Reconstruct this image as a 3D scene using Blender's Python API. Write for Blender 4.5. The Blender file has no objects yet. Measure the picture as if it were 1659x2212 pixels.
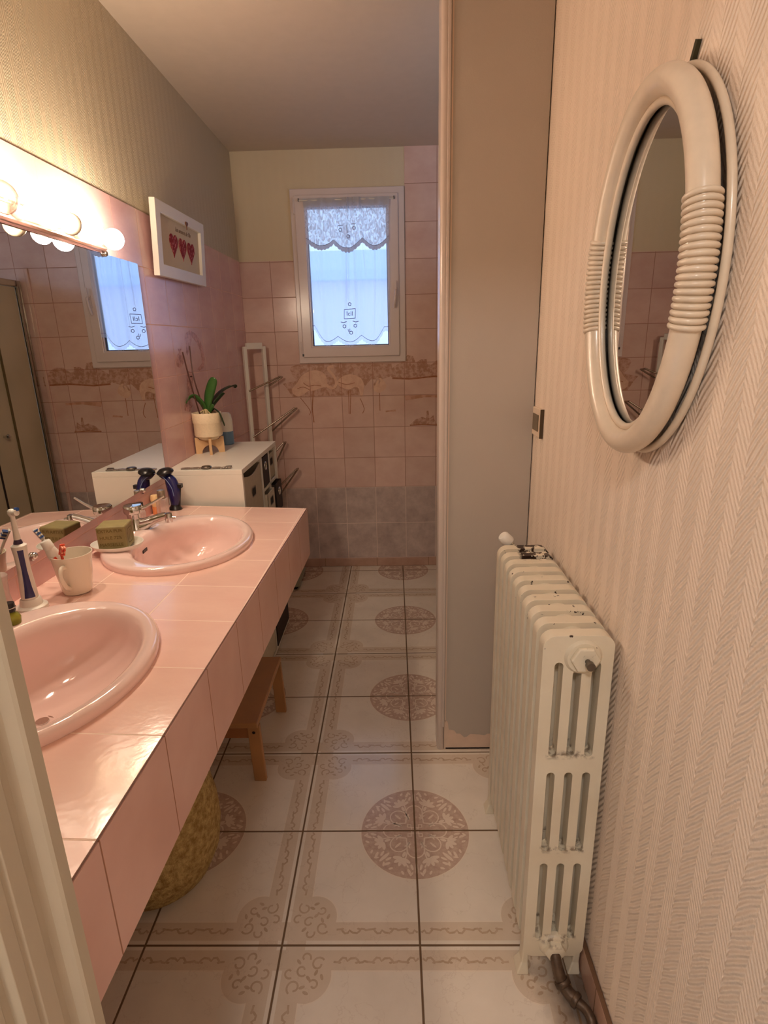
import bpy, math, random
from mathutils import Vector, Matrix, Quaternion
from mathutils.geometry import tessellate_polygon
random.seed(7)
PI = math.pi
SC = bpy.context.scene
COL = SC.collection

# ------------------------------------------------------------------ room measurements (metres)
XL, XR = -0.892, 0.4355          # left wall, right wall (near half of the room)
XS = 0.44                        # plane of the shower front
YN, YP, YB = 0.40, 1.776, 3.595  # near wall, partition front, back wall
ZC = 2.495                       # ceiling
TF, X0, Y0 = 0.35, -0.3062, 1.0552      # floor tile pitch and a joint crossing
TW, WX, WZ = 0.19547, -0.5181, 1.1385   # wall tile pitch and a joint crossing

# ------------------------------------------------------------------ small helpers
def lin(c):
    c = c / 255.0
    return c / 12.92 if c <= .04045 else ((c + .055) / 1.055) ** 2.4
def rgb(r, g, b): return (lin(r), lin(g), lin(b), 1.0)

class N:
    """tiny node-tree writer"""
    def __init__(s, name):
        s.m = bpy.data.materials.new(name); s.m.use_nodes = True
        s.t = s.m.node_tree; s.t.nodes.clear()
        s.out = s.t.nodes.new('ShaderNodeOutputMaterial')
    def n(s, typ, **kw):
        nd = s.t.nodes.new(typ)
        for k, v in kw.items():
            if k in nd.inputs: s.set(nd.inputs[k], v)
            else: setattr(nd, k, v)
        return nd
    def set(s, sock, v):
        if hasattr(v, 'is_output') or isinstance(v, bpy.types.NodeSocket): s.t.links.new(v, sock)
        else: sock.default_value = v
    def math(s, op, a, b=None, c=None, clamp=False):
        nd = s.t.nodes.new('ShaderNodeMath'); nd.operation = op; nd.use_clamp = clamp
        s.set(nd.inputs[0], a)
        if b is not None: s.set(nd.inputs[1], b)
        if c is not None: s.set(nd.inputs[2], c)
        return nd.outputs[0]
    def mix(s, f, a, b):
        nd = s.t.nodes.new('ShaderNodeMix'); nd.data_type = 'RGBA'
        s.set(nd.inputs[0], f); s.set(nd.inputs[6], a); s.set(nd.inputs[7], b)
        return nd.outputs[2]
    def pos(s):
        g = s.n('ShaderNodeNewGeometry'); x = s.n('ShaderNodeSeparateXYZ')
        s.t.links.new(g.outputs['Position'], x.inputs[0])
        return g.outputs['Position'], x.outputs[0], x.outputs[1], x.outputs[2]
    def noise(s, vec, scale, detail=3, rough=.5):
        nd = s.n('ShaderNodeTexNoise', Scale=scale, Detail=detail, Roughness=rough)
        if vec is not None: s.t.links.new(vec, nd.inputs['Vector'])
        return nd.outputs[0]
    def ramp(s, v, lo, hi):
        nd = s.n('ShaderNodeMapRange'); nd.inputs[1].default_value = lo; nd.inputs[2].default_value = hi
        nd.clamp = True; s.set(nd.inputs[0], v); return nd.outputs[0]
    def bump(s, h, strength, dist, normal=None):
        nd = s.n('ShaderNodeBump', Strength=strength, Distance=dist); s.t.links.new(h, nd.inputs['Height'])
        if normal is not None: s.t.links.new(normal, nd.inputs['Normal'])
        return nd.outputs[0]
    def bsdf(s, **kw):
        nd = s.n('ShaderNodeBsdfPrincipled')
        for k, v in kw.items():
            s.set(nd.inputs[k.replace('_', ' ')], v)
        s.t.links.new(nd.outputs[0], s.out.inputs[0])
        return nd

def plain(name, col, rough=.5, metal=0., var=0., scale=20., bumps=0., bscale=200., coat=0., **kw):
    k = N(name); p, x, y, z = k.pos()
    c = col
    if var:
        f = k.noise(p, scale, 4)
        d = tuple(max(0, v * (1 - var)) for v in col[:3]) + (1,)
        l = tuple(min(1, v * (1 + var)) for v in col[:3]) + (1,)
        c = k.mix(k.ramp(f, .3, .7), d, l)
    b = k.bsdf(Base_Color=c, Roughness=rough, Metallic=metal, **kw)
    if coat: b.inputs['Coat Weight'].default_value = coat; b.inputs['Coat Roughness'].default_value = .08
    if bumps: k.set(b.inputs['Normal'], k.bump(k.noise(p, bscale, 3), bumps, .002))
    return k.m

def grout(k, A, B, a0, pa, b0, pb, w):
    """1 on the joints of a grid, plus the id of the tile"""
    masks = []; ids = []
    for c, o, p in ((A, a0, pa), (B, b0, pb)):
        q = k.math('DIVIDE', k.math('SUBTRACT', c, o), p)
        fr = k.math('FRACT', q); ids.append(k.math('FLOOR', q))
        e = k.math('MULTIPLY', k.math('MINIMUM', fr, k.math('SUBTRACT', 1.0, fr)), p)
        masks.append(k.ramp(e, w * .62, w * .38))
    cmb = k.n('ShaderNodeCombineXYZ'); k.set(cmb.inputs[0], ids[0]); k.set(cmb.inputs[1], ids[1])
    wn = k.n('ShaderNodeTexWhiteNoise'); k.t.links.new(cmb.outputs[0], wn.inputs[0])
    return k.math('MAXIMUM', masks[0], masks[1]), wn.outputs[0]

def tile(name, axes, grid, c1, c2, cg, w=.003, rough=.2, mott=9., stretch=(1, 1, 1), var=.12, ripple=.0, rscale=90., groutbump=.5, darkgrout=True):
    k = N(name); p, x, y, z = k.pos(); ax = dict(X=x, Y=y, Z=z)
    g, wid = grout(k, ax[axes[0]], ax[axes[1]], *grid, w)
    mp = k.n('ShaderNodeMapping'); k.t.links.new(p, mp.inputs[0]); mp.inputs['Scale'].default_value = stretch
    f = k.ramp(k.noise(mp.outputs[0], mott, 5, .6), .28, .72)
    base = k.mix(f, c1, c2)
    hv = k.n('ShaderNodeHueSaturation'); k.set(hv.inputs['Color'], base)
    k.set(hv.inputs['Value'], k.math('ADD', 1 - var / 2, k.math('MULTIPLY', wid, var)))
    col = k.mix(g, hv.outputs[0], cg)
    b = k.bsdf(Base_Color=col, Roughness=k.math('ADD', rough, k.math('MULTIPLY', g, .5)))
    h = k.math('MULTIPLY', k.math('SUBTRACT', 1.0, g), 1.0)
    nrm = k.bump(h, groutbump, .0012)
    if ripple: nrm = k.bump(k.noise(p, rscale, 2), ripple, .0015, nrm)
    k.set(b.inputs['Normal'], nrm)
    return k.m

# ------------------------------------------------------------------ mesh builder
class MB:
    def __init__(s): s.v = []; s.f = []; s.mi = []; s.sm = []
    def add(s, vs, fs, mi=0, smooth=False):
        o = len(s.v); s.v += [tuple(v) for v in vs]
        for f in fs: s.f.append(tuple(i + o for i in f)); s.mi.append(mi); s.sm.append(smooth)
        return s
    def box(s, x0, x1, y0, y1, z0, z1, mi=0):
        return s.add([(x, y, z) for x in (x0, x1) for y in (y0, y1) for z in (z0, z1)],
                     [(0, 1, 3, 2), (4, 6, 7, 5), (0, 4, 5, 1), (2, 3, 7, 6), (0, 2, 6, 4), (1, 5, 7, 3)], mi)
    def obox(s, c, ux, uy, uz, hx, hy, hz, mi=0):
        c = Vector(c); ux = Vector(ux).normalized() * hx; uy = Vector(uy).normalized() * hy; uz = Vector(uz).normalized() * hz
        return s.add([c + ux * a + uy * b + uz * d for a in (-1, 1) for b in (-1, 1) for d in (-1, 1)],
                     [(0, 1, 3, 2), (4, 6, 7, 5), (0, 4, 5, 1), (2, 3, 7, 6), (0, 2, 6, 4), (1, 5, 7, 3)], mi)
    def tube(s, pts, r, n=12, mi=0, closed=False, caps=True, flat=1.0):
        pts = [Vector(p) for p in pts]; m = len(pts)
        rr = r if isinstance(r, (list, tuple)) else [r] * m
        def tan(i):
            a = pts[(i - 1) % m] if (closed or i > 0) else pts[0]
            b = pts[(i + 1) % m] if (closed or i < m - 1) else pts[-1]
            return (b - a).normalized()
        t0 = tan(0); up = Vector((0, 0, 1)) if abs(t0.z) < .9 else Vector((1, 0, 0))
        nx = (up - t0 * up.dot(t0)).normalized(); vs = []
        for i in range(m):
            t = tan(i); nx = (nx - t * nx.dot(t)).normalized(); ny = t.cross(nx)
            for j in range(n):
                a = 2 * PI * j / n; vs.append(pts[i] + (nx * math.cos(a) + ny * math.sin(a) * flat) * rr[i])
        fs = []
        for i in range(m if closed else m - 1):
            for j in range(n):
                a = i * n + j; b = i * n + (j + 1) % n; c = ((i + 1) % m) * n + (j + 1) % n; d = ((i + 1) % m) * n + j
                fs.append((a, b, c, d))
        if caps and not closed: fs += [tuple(range(n - 1, -1, -1)), tuple(range((m - 1) * n, m * n))]
        return s.add(vs, fs, mi, True)
    def lathe(s, c, prof, n=32, mi=0, axis=(0, 0, 1), sx=1., sy=1., caps=True):
        """prof: list of (radius, height along axis)"""
        c = Vector(c); q = Vector((0, 0, 1)).rotation_difference(Vector(axis)); vs = []; fs = []
        for r, h in prof:
            for j in range(n):
                a = 2 * PI * j / n; vs.append(c + q @ Vector((r * math.cos(a) * sx, r * math.sin(a) * sy, h)))
        for i in range(len(prof) - 1):
            for j in range(n):
                fs.append((i * n + j, i * n + (j + 1) % n, (i + 1) * n + (j + 1) % n, (i + 1) * n + j))
        if caps:
            if prof[0][0] > 1e-6: fs.append(tuple(range(n - 1, -1, -1)))
            if prof[-1][0] > 1e-6: fs.append(tuple(range((len(prof) - 1) * n, len(prof) * n)))
        return s.add(vs, fs, mi, True)
    def poly(s, pts3, mi=0):
        return s.add(pts3, [tuple(range(len(pts3)))], mi)
    def fill(s, loops, mp, mi=0):
        """2-D loops (first outer, others holes) filled with triangles, mapped to 3-D by mp(a,b)"""
        tri = tessellate_polygon([[Vector((a, b, 0)) for a, b in L] for L in loops])
        flat = [q for L in loops for q in L]
        return s.add([mp(a, b) for a, b in flat], [tuple(t) for t in tri], mi)
    def extr(s, loops, front, back, mi=0, smooth=False):
        """filled front and back plus side walls"""
        tri = tessellate_polygon([[Vector((a, b, 0)) for a, b in L] for L in loops])
        flat = [q for L in loops for q in L]; n = len(flat)
        vs = [front(a, b) for a, b in flat] + [back(a, b) for a, b in flat]
        fs = [tuple(t) for t in tri] + [tuple(i + n for i in reversed(t)) for t in tri]; o = 0
        for L in loops:
            m = len(L); fs += [(o + i, o + (i + 1) % m, n + o + (i + 1) % m, n + o + i) for i in range(m)]; o += m
        return s.add(vs, fs, mi, smooth)
    def ribbon(s, pts, w, mp, mi=0, closed=False):
        m = len(pts); vs = []
        for i in range(m):
            a = pts[i - 1] if (closed or i) else pts[0]; b = pts[(i + 1) % m] if (closed or i < m - 1) else pts[-1]
            dx, dy = b[0] - a[0], b[1] - a[1]; L = math.hypot(dx, dy) or 1; nx, ny = -dy / L * w / 2, dx / L * w / 2
            vs += [mp(pts[i][0] + nx, pts[i][1] + ny), mp(pts[i][0] - nx, pts[i][1] - ny)]
        fs = [(2 * i, 2 * i + 1, (2 * i + 3) % (2 * m), (2 * i + 2) % (2 * m)) for i in range(m if closed else m - 1)]
        return s.add(vs, fs, mi)
    def build(s, name, mats, parent=None, bevel=0., seg=2, local=False, origin=None, weld=True):
        me = bpy.data.meshes.new(name)
        off = Vector((0, 0, 0))
        if not local:
            if parent is not None: off = root_of(parent)
            elif origin is not None: off = Vector(origin)
        me.from_pydata([tuple(Vector(v) - off) for v in s.v], [], s.f)
        for i, p in enumerate(me.polygons): p.material_index = s.mi[i]; p.use_smooth = s.sm[i]
        for m in (mats if isinstance(mats, (list, tuple)) else [mats]): me.materials.append(m)
        me.update()
        import bmesh
        bm = bmesh.new(); bm.from_mesh(me)
        bmesh.ops.recalc_face_normals(bm, faces=bm.faces) if weld else None
        bm.to_mesh(me); bm.free()
        o = bpy.data.objects.new(name, me); COL.objects.link(o)
        if parent is not None: o.parent = parent
        elif not local: o.location = off
        if bevel:
            b = o.modifiers.new('bevel', 'BEVEL'); b.width = bevel; b.segments = seg; b.limit_method = 'ANGLE'; b.angle_limit = math.radians(40)
            b.harden_normals = False
        if any(s.sm) and hasattr(me, 'set_sharp_from_angle'): me.set_sharp_from_angle(angle=math.radians(42))
        return o

def root_of(o):
    """world position of an unrotated chain of parents"""
    v = Vector((0, 0, 0))
    while o is not None: v += o.location; o = o.parent
    return v
def thing(name, label, cat, loc=(0, 0, 0), group=None, rot=None):
    o = bpy.data.objects.new(name, None); COL.objects.link(o); o.location = loc; o.empty_display_size = .05
    if rot: o.rotation_euler = rot
    o['label'] = label; o['category'] = cat
    if group: o['group'] = group
    return o
def tag(o, label, cat, group=None):
    o['label'] = label; o['category'] = cat
    if group: o['group'] = group
    return o
def st(o): o['kind'] = 'structure'; return o
def ell(cx, cy, rx, ry, n=48, a0=0.): return [(cx + rx * math.cos(a0 + 2 * PI * i / n), cy + ry * math.sin(a0 + 2 * PI * i / n)) for i in range(n)]
def rrect(x0, x1, y0, y1, r, n=5):
    out = []
    for cx, cy, a in ((x1 - r, y1 - r, 0), (x0 + r, y1 - r, 90), (x0 + r, y0 + r, 180), (x1 - r, y0 + r, 270)):
        for i in range(n + 1):
            t = math.radians(a + 90 * i / n); out.append((cx + r * math.cos(t), cy + r * math.sin(t)))
    return out
def smooth(pts, k=6):
    """Catmull-Rom through the points (any dimension)"""
    P = [pts[0]] + list(pts) + [pts[-1]]; out = []
    for i in range(1, len(P) - 2):
        for j in range(k):
            t = j / k
            out.append(tuple(.5 * (2 * b + (c - a) * t + (2 * a - 5 * b + 4 * c - d) * t * t + (3 * b - a - 3 * c + d) * t ** 3)
                             for a, b, c, d in zip(P[i - 1], P[i], P[i + 1], P[i + 2])))
    out.append(tuple(pts[-1])); return out
def text_mesh(name, body, size, mat, parent, M, extrude=.0003, font_shear=0.):
    cu = bpy.data.curves.new(name, 'FONT'); cu.body = body; cu.size = size; cu.align_x = 'CENTER'; cu.align_y = 'CENTER'
    cu.extrude = extrude; cu.shear = font_shear
    tmp = bpy.data.objects.new(name + '_tmp', cu); COL.objects.link(tmp)
    me = bpy.data.meshes.new_from_object(tmp.evaluated_get(bpy.context.evaluated_depsgraph_get()))
    bpy.data.objects.remove(tmp); me.name = name
    me.materials.clear(); me.materials.append(mat)
    me.transform(M)
    o = bpy.data.objects.new(name, me); COL.objects.link(o); o.parent = parent
    return o

# ------------------------------------------------------------------ materials
C_PINK1, C_PINK2 = rgb(212, 168, 168), rgb(224, 184, 182)
C_GROUT_P = rgb(205, 150, 140)
gridL = (1.605, .1955, WZ - 4 * TW + .0095, TW)
M_tileL = tile('pink wall tile', 'YZ', (1.605, .1955, 1.93 - 10 * .195, .195), C_PINK1, C_PINK2, rgb(226, 178, 165), .0028, .22, 6, (1, 1, 2.5), .09, .12)
M_tileB = tile('rose beige wall tile', 'XZ', (WX, TW, WZ - 6 * TW, TW), rgb(214, 178, 166), rgb(228, 198, 186), rgb(176, 132, 114), .0035, .2, 7, (1, 1, 1.5), .12, .1)
M_tileG = tile('grey brown wall tile', 'XZ', (WX, TW, .058, .247), rgb(172, 152, 146), rgb(210, 190, 182), rgb(228, 206, 196), .004, .28, 16, (1, 1, 1), .12)
M_print = {}
def printed(name, c1, c2, dens=.5, axes='XZ', grid=(WX, TW, WZ - 6 * TW, TW), scale=45., cg=rgb(176, 122, 102)):
    """brown glaze drawing: blotchy between two tones, with the same joints as the tiles"""
    k = N(name); p, x, y, z = k.pos(); ax = dict(X=x, Y=y, Z=z)
    g, wid = grout(k, ax[axes[0]], ax[axes[1]], *grid, .0035)
    f = k.ramp(k.noise(p, scale, 4, .65), dens - .08, dens + .08)
    k.bsdf(Base_Color=k.mix(g, k.mix(f, c1, c2), cg), Roughness=.22)
    return k.m
M_bush = printed('printed bushes', rgb(182, 138, 116), rgb(212, 174, 158), .50, scale=46.)
M_bird = printed('printed birds', rgb(222, 182, 160), rgb(232, 196, 174), .5, scale=30.)
M_brown = printed('printed brown lines', rgb(160, 104, 74), rgb(176, 120, 92), .5)
M_sand = printed('printed shore', rgb(196, 148, 122), rgb(216, 170, 150), .5, scale=20)
M_vase = printed('printed mauve garland', rgb(176, 124, 124), rgb(216, 164, 158), .5, 'YZ', (1.605, .1955, 1.93 - 10 * .195, .195), 60., rgb(226, 178, 165))

def wallpaper(name, axes, col, per, slope, pitch, strength, coarse=.55, dist=.0022):
    k = N(name); p, x, y, z = k.pos(); ax = dict(X=x, Y=y, Z=z); a, b = ax[axes[0]], ax[axes[1]]
    wob = k.math('MULTIPLY', k.math('SUBTRACT', k.noise(p, 14., 2), .5), pitch * .4)
    b = k.math('ADD', b, wob)
    ph = k.math('FRACT', k.math('DIVIDE', k.math('ADD', a, wob), per))
    isA = k.ramp(ph, coarse + .02, coarse - .02)
    s1 = k.math('ADD', b, k.math('MULTIPLY', ph, per * slope))
    w1 = k.math('SINE', k.math('MULTIPLY', s1, 2 * PI / pitch))
    s2 = k.math('ADD', b, k.math('MULTIPLY', ph, -per * slope))
    w2 = k.math('MULTIPLY', k.math('SINE', k.math('MULTIPLY', s2, 2 * PI / (pitch * .8))), .2)
    h = k.math('ADD', k.math('MULTIPLY', w1, isA), k.math('MULTIPLY', w2, k.math('SUBTRACT', 1., isA)))
    h = k.math('ADD', h, k.math('MULTIPLY', k.noise(p, 300., 2), .8))
    f = k.ramp(k.noise(p, 3., 3), .3, .7)
    c = k.mix(f, tuple(v * .96 for v in col[:3]) + (1,), col)
    bs = k.bsdf(Base_Color=c, Roughness=.62)
    k.set(bs.inputs['Normal'], k.bump(h, strength, dist))
    return k.m
M_paperR = wallpaper('cream herringbone wallpaper', 'YZ', rgb(244, 224, 206), .066, 1.4, .0165, 1., .55, .0011)
M_paperL = wallpaper('beige ribbed wallpaper', 'YZ', rgb(206, 192, 166), .05, 1.6, .012, .45)
M_paperB = wallpaper('cream ribbed wallpaper', 'XZ', rgb(222, 206, 176), .05, 1.6, .012, .12)
M_ceil = plain('ceiling paint', rgb(206, 190, 174), .8, var=.02, bumps=.1)
M_jamb = plain('door frame paint', rgb(184, 172, 152), .38, var=.02)
M_board = plain('partition paint', rgb(186, 174, 162), .5, var=.03, scale=4, bumps=.12, bscale=300)
M_boardtrim = plain('trim paint', rgb(200, 184, 174), .25, var=.02)
M_bare = plain('unpainted strip', rgb(222, 196, 176), .5, var=.05)
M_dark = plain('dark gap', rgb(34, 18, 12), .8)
M_white = plain('white lacquer', rgb(232, 226, 216), .35, var=.01)
M_pvc = plain('white pvc', rgb(228, 214, 212), .22, var=.01)
M_chrome = plain('chrome', rgb(214, 212, 208), .09, 1.0)
M_steel = plain('dull steel', rgb(120, 112, 104), .35, 1.0)
M_black = plain('black plastic', rgb(26, 22, 24), .3)
M_basin = plain('pink ceramic', rgb(244, 214, 208), .08, var=.03, scale=5, coat=.5)
M_crack = plain('hairline', rgb(170, 110, 104), .3)

# floor: each printed tone shares the joints
def fl(name, c1, c2, scale=6., rough=.14):
    k = N(name); p, x, y, z = k.pos()
    g, wid = grout(k, x, y, X0, TF, Y0, TF, .0055)
    f = k.ramp(k.noise(p, scale, 6, .62), .34, .66)
    base = k.mix(f, c1, c2)
    vein = k.math('ABSOLUTE', k.math('SUBTRACT', k.noise(p, 7., 5, .55), .5))
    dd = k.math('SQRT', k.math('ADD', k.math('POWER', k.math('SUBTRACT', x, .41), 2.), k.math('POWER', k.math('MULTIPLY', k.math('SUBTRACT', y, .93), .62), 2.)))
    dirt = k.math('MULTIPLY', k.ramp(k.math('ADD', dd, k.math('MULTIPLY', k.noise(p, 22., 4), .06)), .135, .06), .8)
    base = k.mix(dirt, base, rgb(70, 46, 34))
    v = k.math('MULTIPLY', k.ramp(vein, .006, .0), .18)
    base = k.mix(v, base, rgb(170, 140, 120))
    k_b = k.bsdf(Base_Color=k.mix(g, base, rgb(112, 86, 62)), Roughness=k.math('ADD', rough, k.math('MULTIPLY', g, .5)))
    k.set(k_b.inputs['Normal'], k.bump(k.math('SUBTRACT', 1., g), .5, .0012))
    return k.m
M_fl = [fl('floor tile ivory', rgb(222, 210, 196), rgb(232, 220, 206)),
        fl('floor tile band', rgb(208, 190, 170), rgb(218, 200, 182)),
        fl('floor tile scroll', rgb(182, 158, 134), rgb(196, 172, 150), 40.),
        fl('floor tile rim', rgb(226, 212, 196), rgb(232, 218, 202)),
        fl('floor tile medallion', rgb(186, 158, 142), rgb(204, 178, 162), 60.),
        fl('floor tile petals', rgb(222, 202, 186), rgb(228, 210, 194))]

# ------------------------------------------------------------------ ROOM SHELL
def floor():
    b = MB(); b.box(XL - .1, 1.45, -1.6, YB + .1, -.1, 0, 0)
    lay = lambda k: (lambda x, y: (x, y, .00015 * k))
    def inside(cx, cy, r=.0): return XL + r < cx < 1.3 - r and YN < cy < YB - r
    for i in (-1, 0, 1):
        for j in (-1, 0, 1, 2, 3):
            cx, cy = X0 + TF * (2 * i + 1), Y0 + TF * (2 * j + 1)
            rnd = random.Random(5)
            for sx in (-1, 1):                     # each quarter of the cell, mirrored
                for sy in (-1, 1):
                    kx, ky = cx + sx * TF, cy + sy * TF      # corner crossing
                    def P(u, v): return (kx - sx * u, ky - sy * v)
                    if not (XL - .3 < kx < 1.5): continue
                    def F(pts, l, m):
                        q = [P(*t) for t in pts]
                        q = [(min(max(x, XL), 1.3), min(y, YB)) for x, y in q]
                        b.poly([lay(l)(*t) for t in (q if sx * sy > 0 else q[::-1])], m)
                    def RB(pts, w, l, m, closed=False):
                        q = [P(*t) for t in pts]
                        if not all(XL < x < 1.3 and y < YB for x, y in q): 
                            q = [t for t in q if XL < t[0] < 1.3 and t[1] < YB]
                            if len(q) < 2: return
                            closed = False
                        b.ribbon(q, w, lay(l), m, closed)
                    F([(.0, .012), (TF, .012), (TF, .060), (.0, .060)], 1, 1)
                    F([(.012, .0), (.060, .0), (.060, TF), (.012, TF)], 1.4, 1)
                    RB([(.10, .061), (TF, .061)], .003, 2, 3)
                    RB([(.061, .10), (.061, TF)], .003, 2, 3)
                    F(ell(.072, .072, .0605, .0605, 40), 2.6, 1)
                    RB([(.072 + .062 * math.cos(math.radians(a)), .072 + .062 * math.sin(math.radians(a))) for a in range(-8, 100, 6)], .003, 3, 3)
                    # meander along both sides
                    for ax in (0, 1):
                        pts = []; t = .135; s = 1
                        while t < TF - .002:
                            for dt, o in ((0, .004 * s), (.012, .005 * s), (.017, -.001), (.022, -.006 * s), (.03, -.005 * s), (.034, .002)):
                                if t + dt < TF: pts.append((t + dt, .036 + o))
                            t += .042; s = -s
                        if ax: pts = [(v, u) for u, v in pts]
                        RB(pts, .0055, 4, 2)
                        t = .15
                        while t < TF - .01:
                            q = ell(t, .030 + .012 * (int(t * 100) % 2), .0045, .0028, 8, .5)
                            if ax: q = [(v, u) for u, v in q]
                            F(q, 4.2, 2); t += .042
                    # corner scrolls
                    lq = [0]
                    for (ox, oy, r, a0, turns) in ((.045, .098, .017, 2.2, 1.3), (.098, .045, .017, -.6, -1.3), (.060, .060, .014, .8, 1.2), (.092, .092, .012, 3.6, 1.2), (.030, .066, .013, 1., 1.), (.066, .030, .013, .4, -1.)):
                        pts = [(ox + r * (1 - .55 * q / 14) * math.cos(a0 + turns * 2 * PI * q / 14 * .7), oy + r * (1 - .55 * q / 14) * math.sin(a0 + turns * 2 * PI * q / 14 * .7)) for q in range(15)]
                        lq[0] += .05; RB(pts, .0048, 4 + lq[0], 2)
                    for (ox, oy, a) in ((.075, .110, .4), (.110, .075, 1.2), (.078, .078, .8), (.05, .04, .8), (.095, .065, 2.), (.065, .098, 2.8)):
                        c_, s_ = math.cos(a), math.sin(a)
                        F([(ox + .008 * math.cos(w) * c_ - .004 * math.sin(w) * s_, oy + .008 * math.cos(w) * s_ + .004 * math.sin(w) * c_) for w in [2 * PI * e / 8 for e in range(8)]], 4.2, 2)
            # medallion
            clip = lambda pts: [(min(max(x, XL), 1.3), min(y, YB)) for x, y in pts]
            b.poly([lay(1)(*t) for t in clip(ell(cx, cy, .170, .170, 72))], 3)
            b.poly([lay(2)(*t) for t in clip(ell(cx, cy, .1665, .1665, 72))], 4)
            cnt = [0]
            def D(pts, l=3, m=5):
                cnt[0] += 1; l = 3 + cnt[0] * .012
                if all(XL < x < 1.3 and y < YB for x, y in pts): b.poly([lay(l)(*t) for t in pts], m)
            def petal(r, th, L, w, rot=0.):
                px, py = cx + r * math.cos(th), cy + r * math.sin(th); a = th + rot; c_, s_ = math.cos(a), math.sin(a)
                D([(px + (L + L * math.cos(q)) / 1 * c_ - w * math.sin(q) * s_, py + (L + L * math.cos(q)) * s_ + w * math.sin(q) * c_) for q in [2 * PI * e / 12 for e in range(12)]])
            for q in range(8):
                th = PI / 8 + q * PI / 4
                for e in (-1.3, -.65, 0, .65, 1.3): petal(.106, th, .0145, .0058, e)
                petal(.082, th, .010, .0048)
                for e in (-.20, .20): petal(.136, th + e, .0115, .0042, e * 3); petal(.120, th + e * 1.3, .010, .0038, e * 2); petal(.147, th + e * .45, .007, .0035, e * 4)
            for q in range(8):
                th = q * PI / 4
                petal(.112, th, .021, .0052); petal(.145, th + .07, .008, .003, .6); petal(.145, th - .07, .008, .003, -.6); petal(.062, th, .013, .0035); petal(.050, th + .25, .012, .003, .9); petal(.050, th - .25, .012, .003, -.9)
            def R(pts, w=.004, closed=False):
                if all(XL < x < 1.3 and y < YB for x, y in pts): b.ribbon(pts, w, lay(7 + .1 * cnt[0] % 1), 5, closed); cnt[0] += 1
            R([(cx + (.072 + .026 * math.cos(8 * t)) * math.cos(t + .18 * math.sin(8 * t)), cy + (.072 + .026 * math.cos(8 * t)) * math.sin(t + .18 * math.sin(8 * t))) for t in [2 * PI * e / 160 for e in range(160)]], .004, True)
            for q in range(4):
                for sgn in (-1, 1):
                    th = q * PI / 2
                    def rt(u, v): return (cx + u * math.cos(th) - v * math.sin(th), cy + u * math.sin(th) + v * math.cos(th))
                    R([rt(.028, .028 * sgn), rt(.05, .026 * sgn), rt(.08, .026 * sgn), rt(.11, .034 * sgn), rt(.130, .024 * sgn)], .0042)
                    R([rt(.010, .0 * sgn), rt(.010, .012 * sgn), rt(.022, .012 * sgn), rt(.022, .024 * sgn)], .0035)
    st(b.build('floor', M_fl, weld=False))
floor()

st(MB().box(XL - .1, 1.45, -1.6, YB + .15, ZC, ZC + .1).build('ceiling', M_ceil))

# left wall: beige paper above, pink tiles below, mauve garland printed on a tile
b = MB()
b.box(XL - .12, XL - .004, YN - .12, YB + .1, 1.925, ZC, 0)
b.box(XL - .12, XL, YN - .12, YB + .1, 0, 1.925, 1)
mL = lambda y, z: (XL + .0004, y, z)
ARCH = [(2.532, 1.49), (2.554, 1.515), (2.606, 1.527), (2.671, 1.515), (2.724, 1.488), (2.756, 1.454), (2.763, 1.396), (2.739, 1.362), (2.675, 1.35), (2.647, 1.359), (2.72, 1.383), (2.717, 1.437), (2.677, 1.474), (2.625, 1.497), (2.594, 1.465), (2.54, 1.421), (2.526, 1.434), (2.542, 1.465)]
VASE = [(2.433, 1.451), (2.477, 1.45), (2.458, 1.436), (2.488, 1.416), (2.483, 1.392), (2.432, 1.374), (2.4, 1.38), (2.397, 1.407), (2.415, 1.424), (2.443, 1.436)]
LOW = [(2.509, 1.359), (2.58, 1.348), (2.556, 1.272), (2.516, 1.243), (2.533, 1.209), (2.485, 1.184), (2.425, 1.198), (2.432, 1.219), (2.485, 1.237), (2.486, 1.294)]
for L in (ARCH, VASE, LOW): b.fill([L], mL, 2)
st(b.build('wall_left', [M_paperL, M_tileL, M_vase], weld=False))

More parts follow.
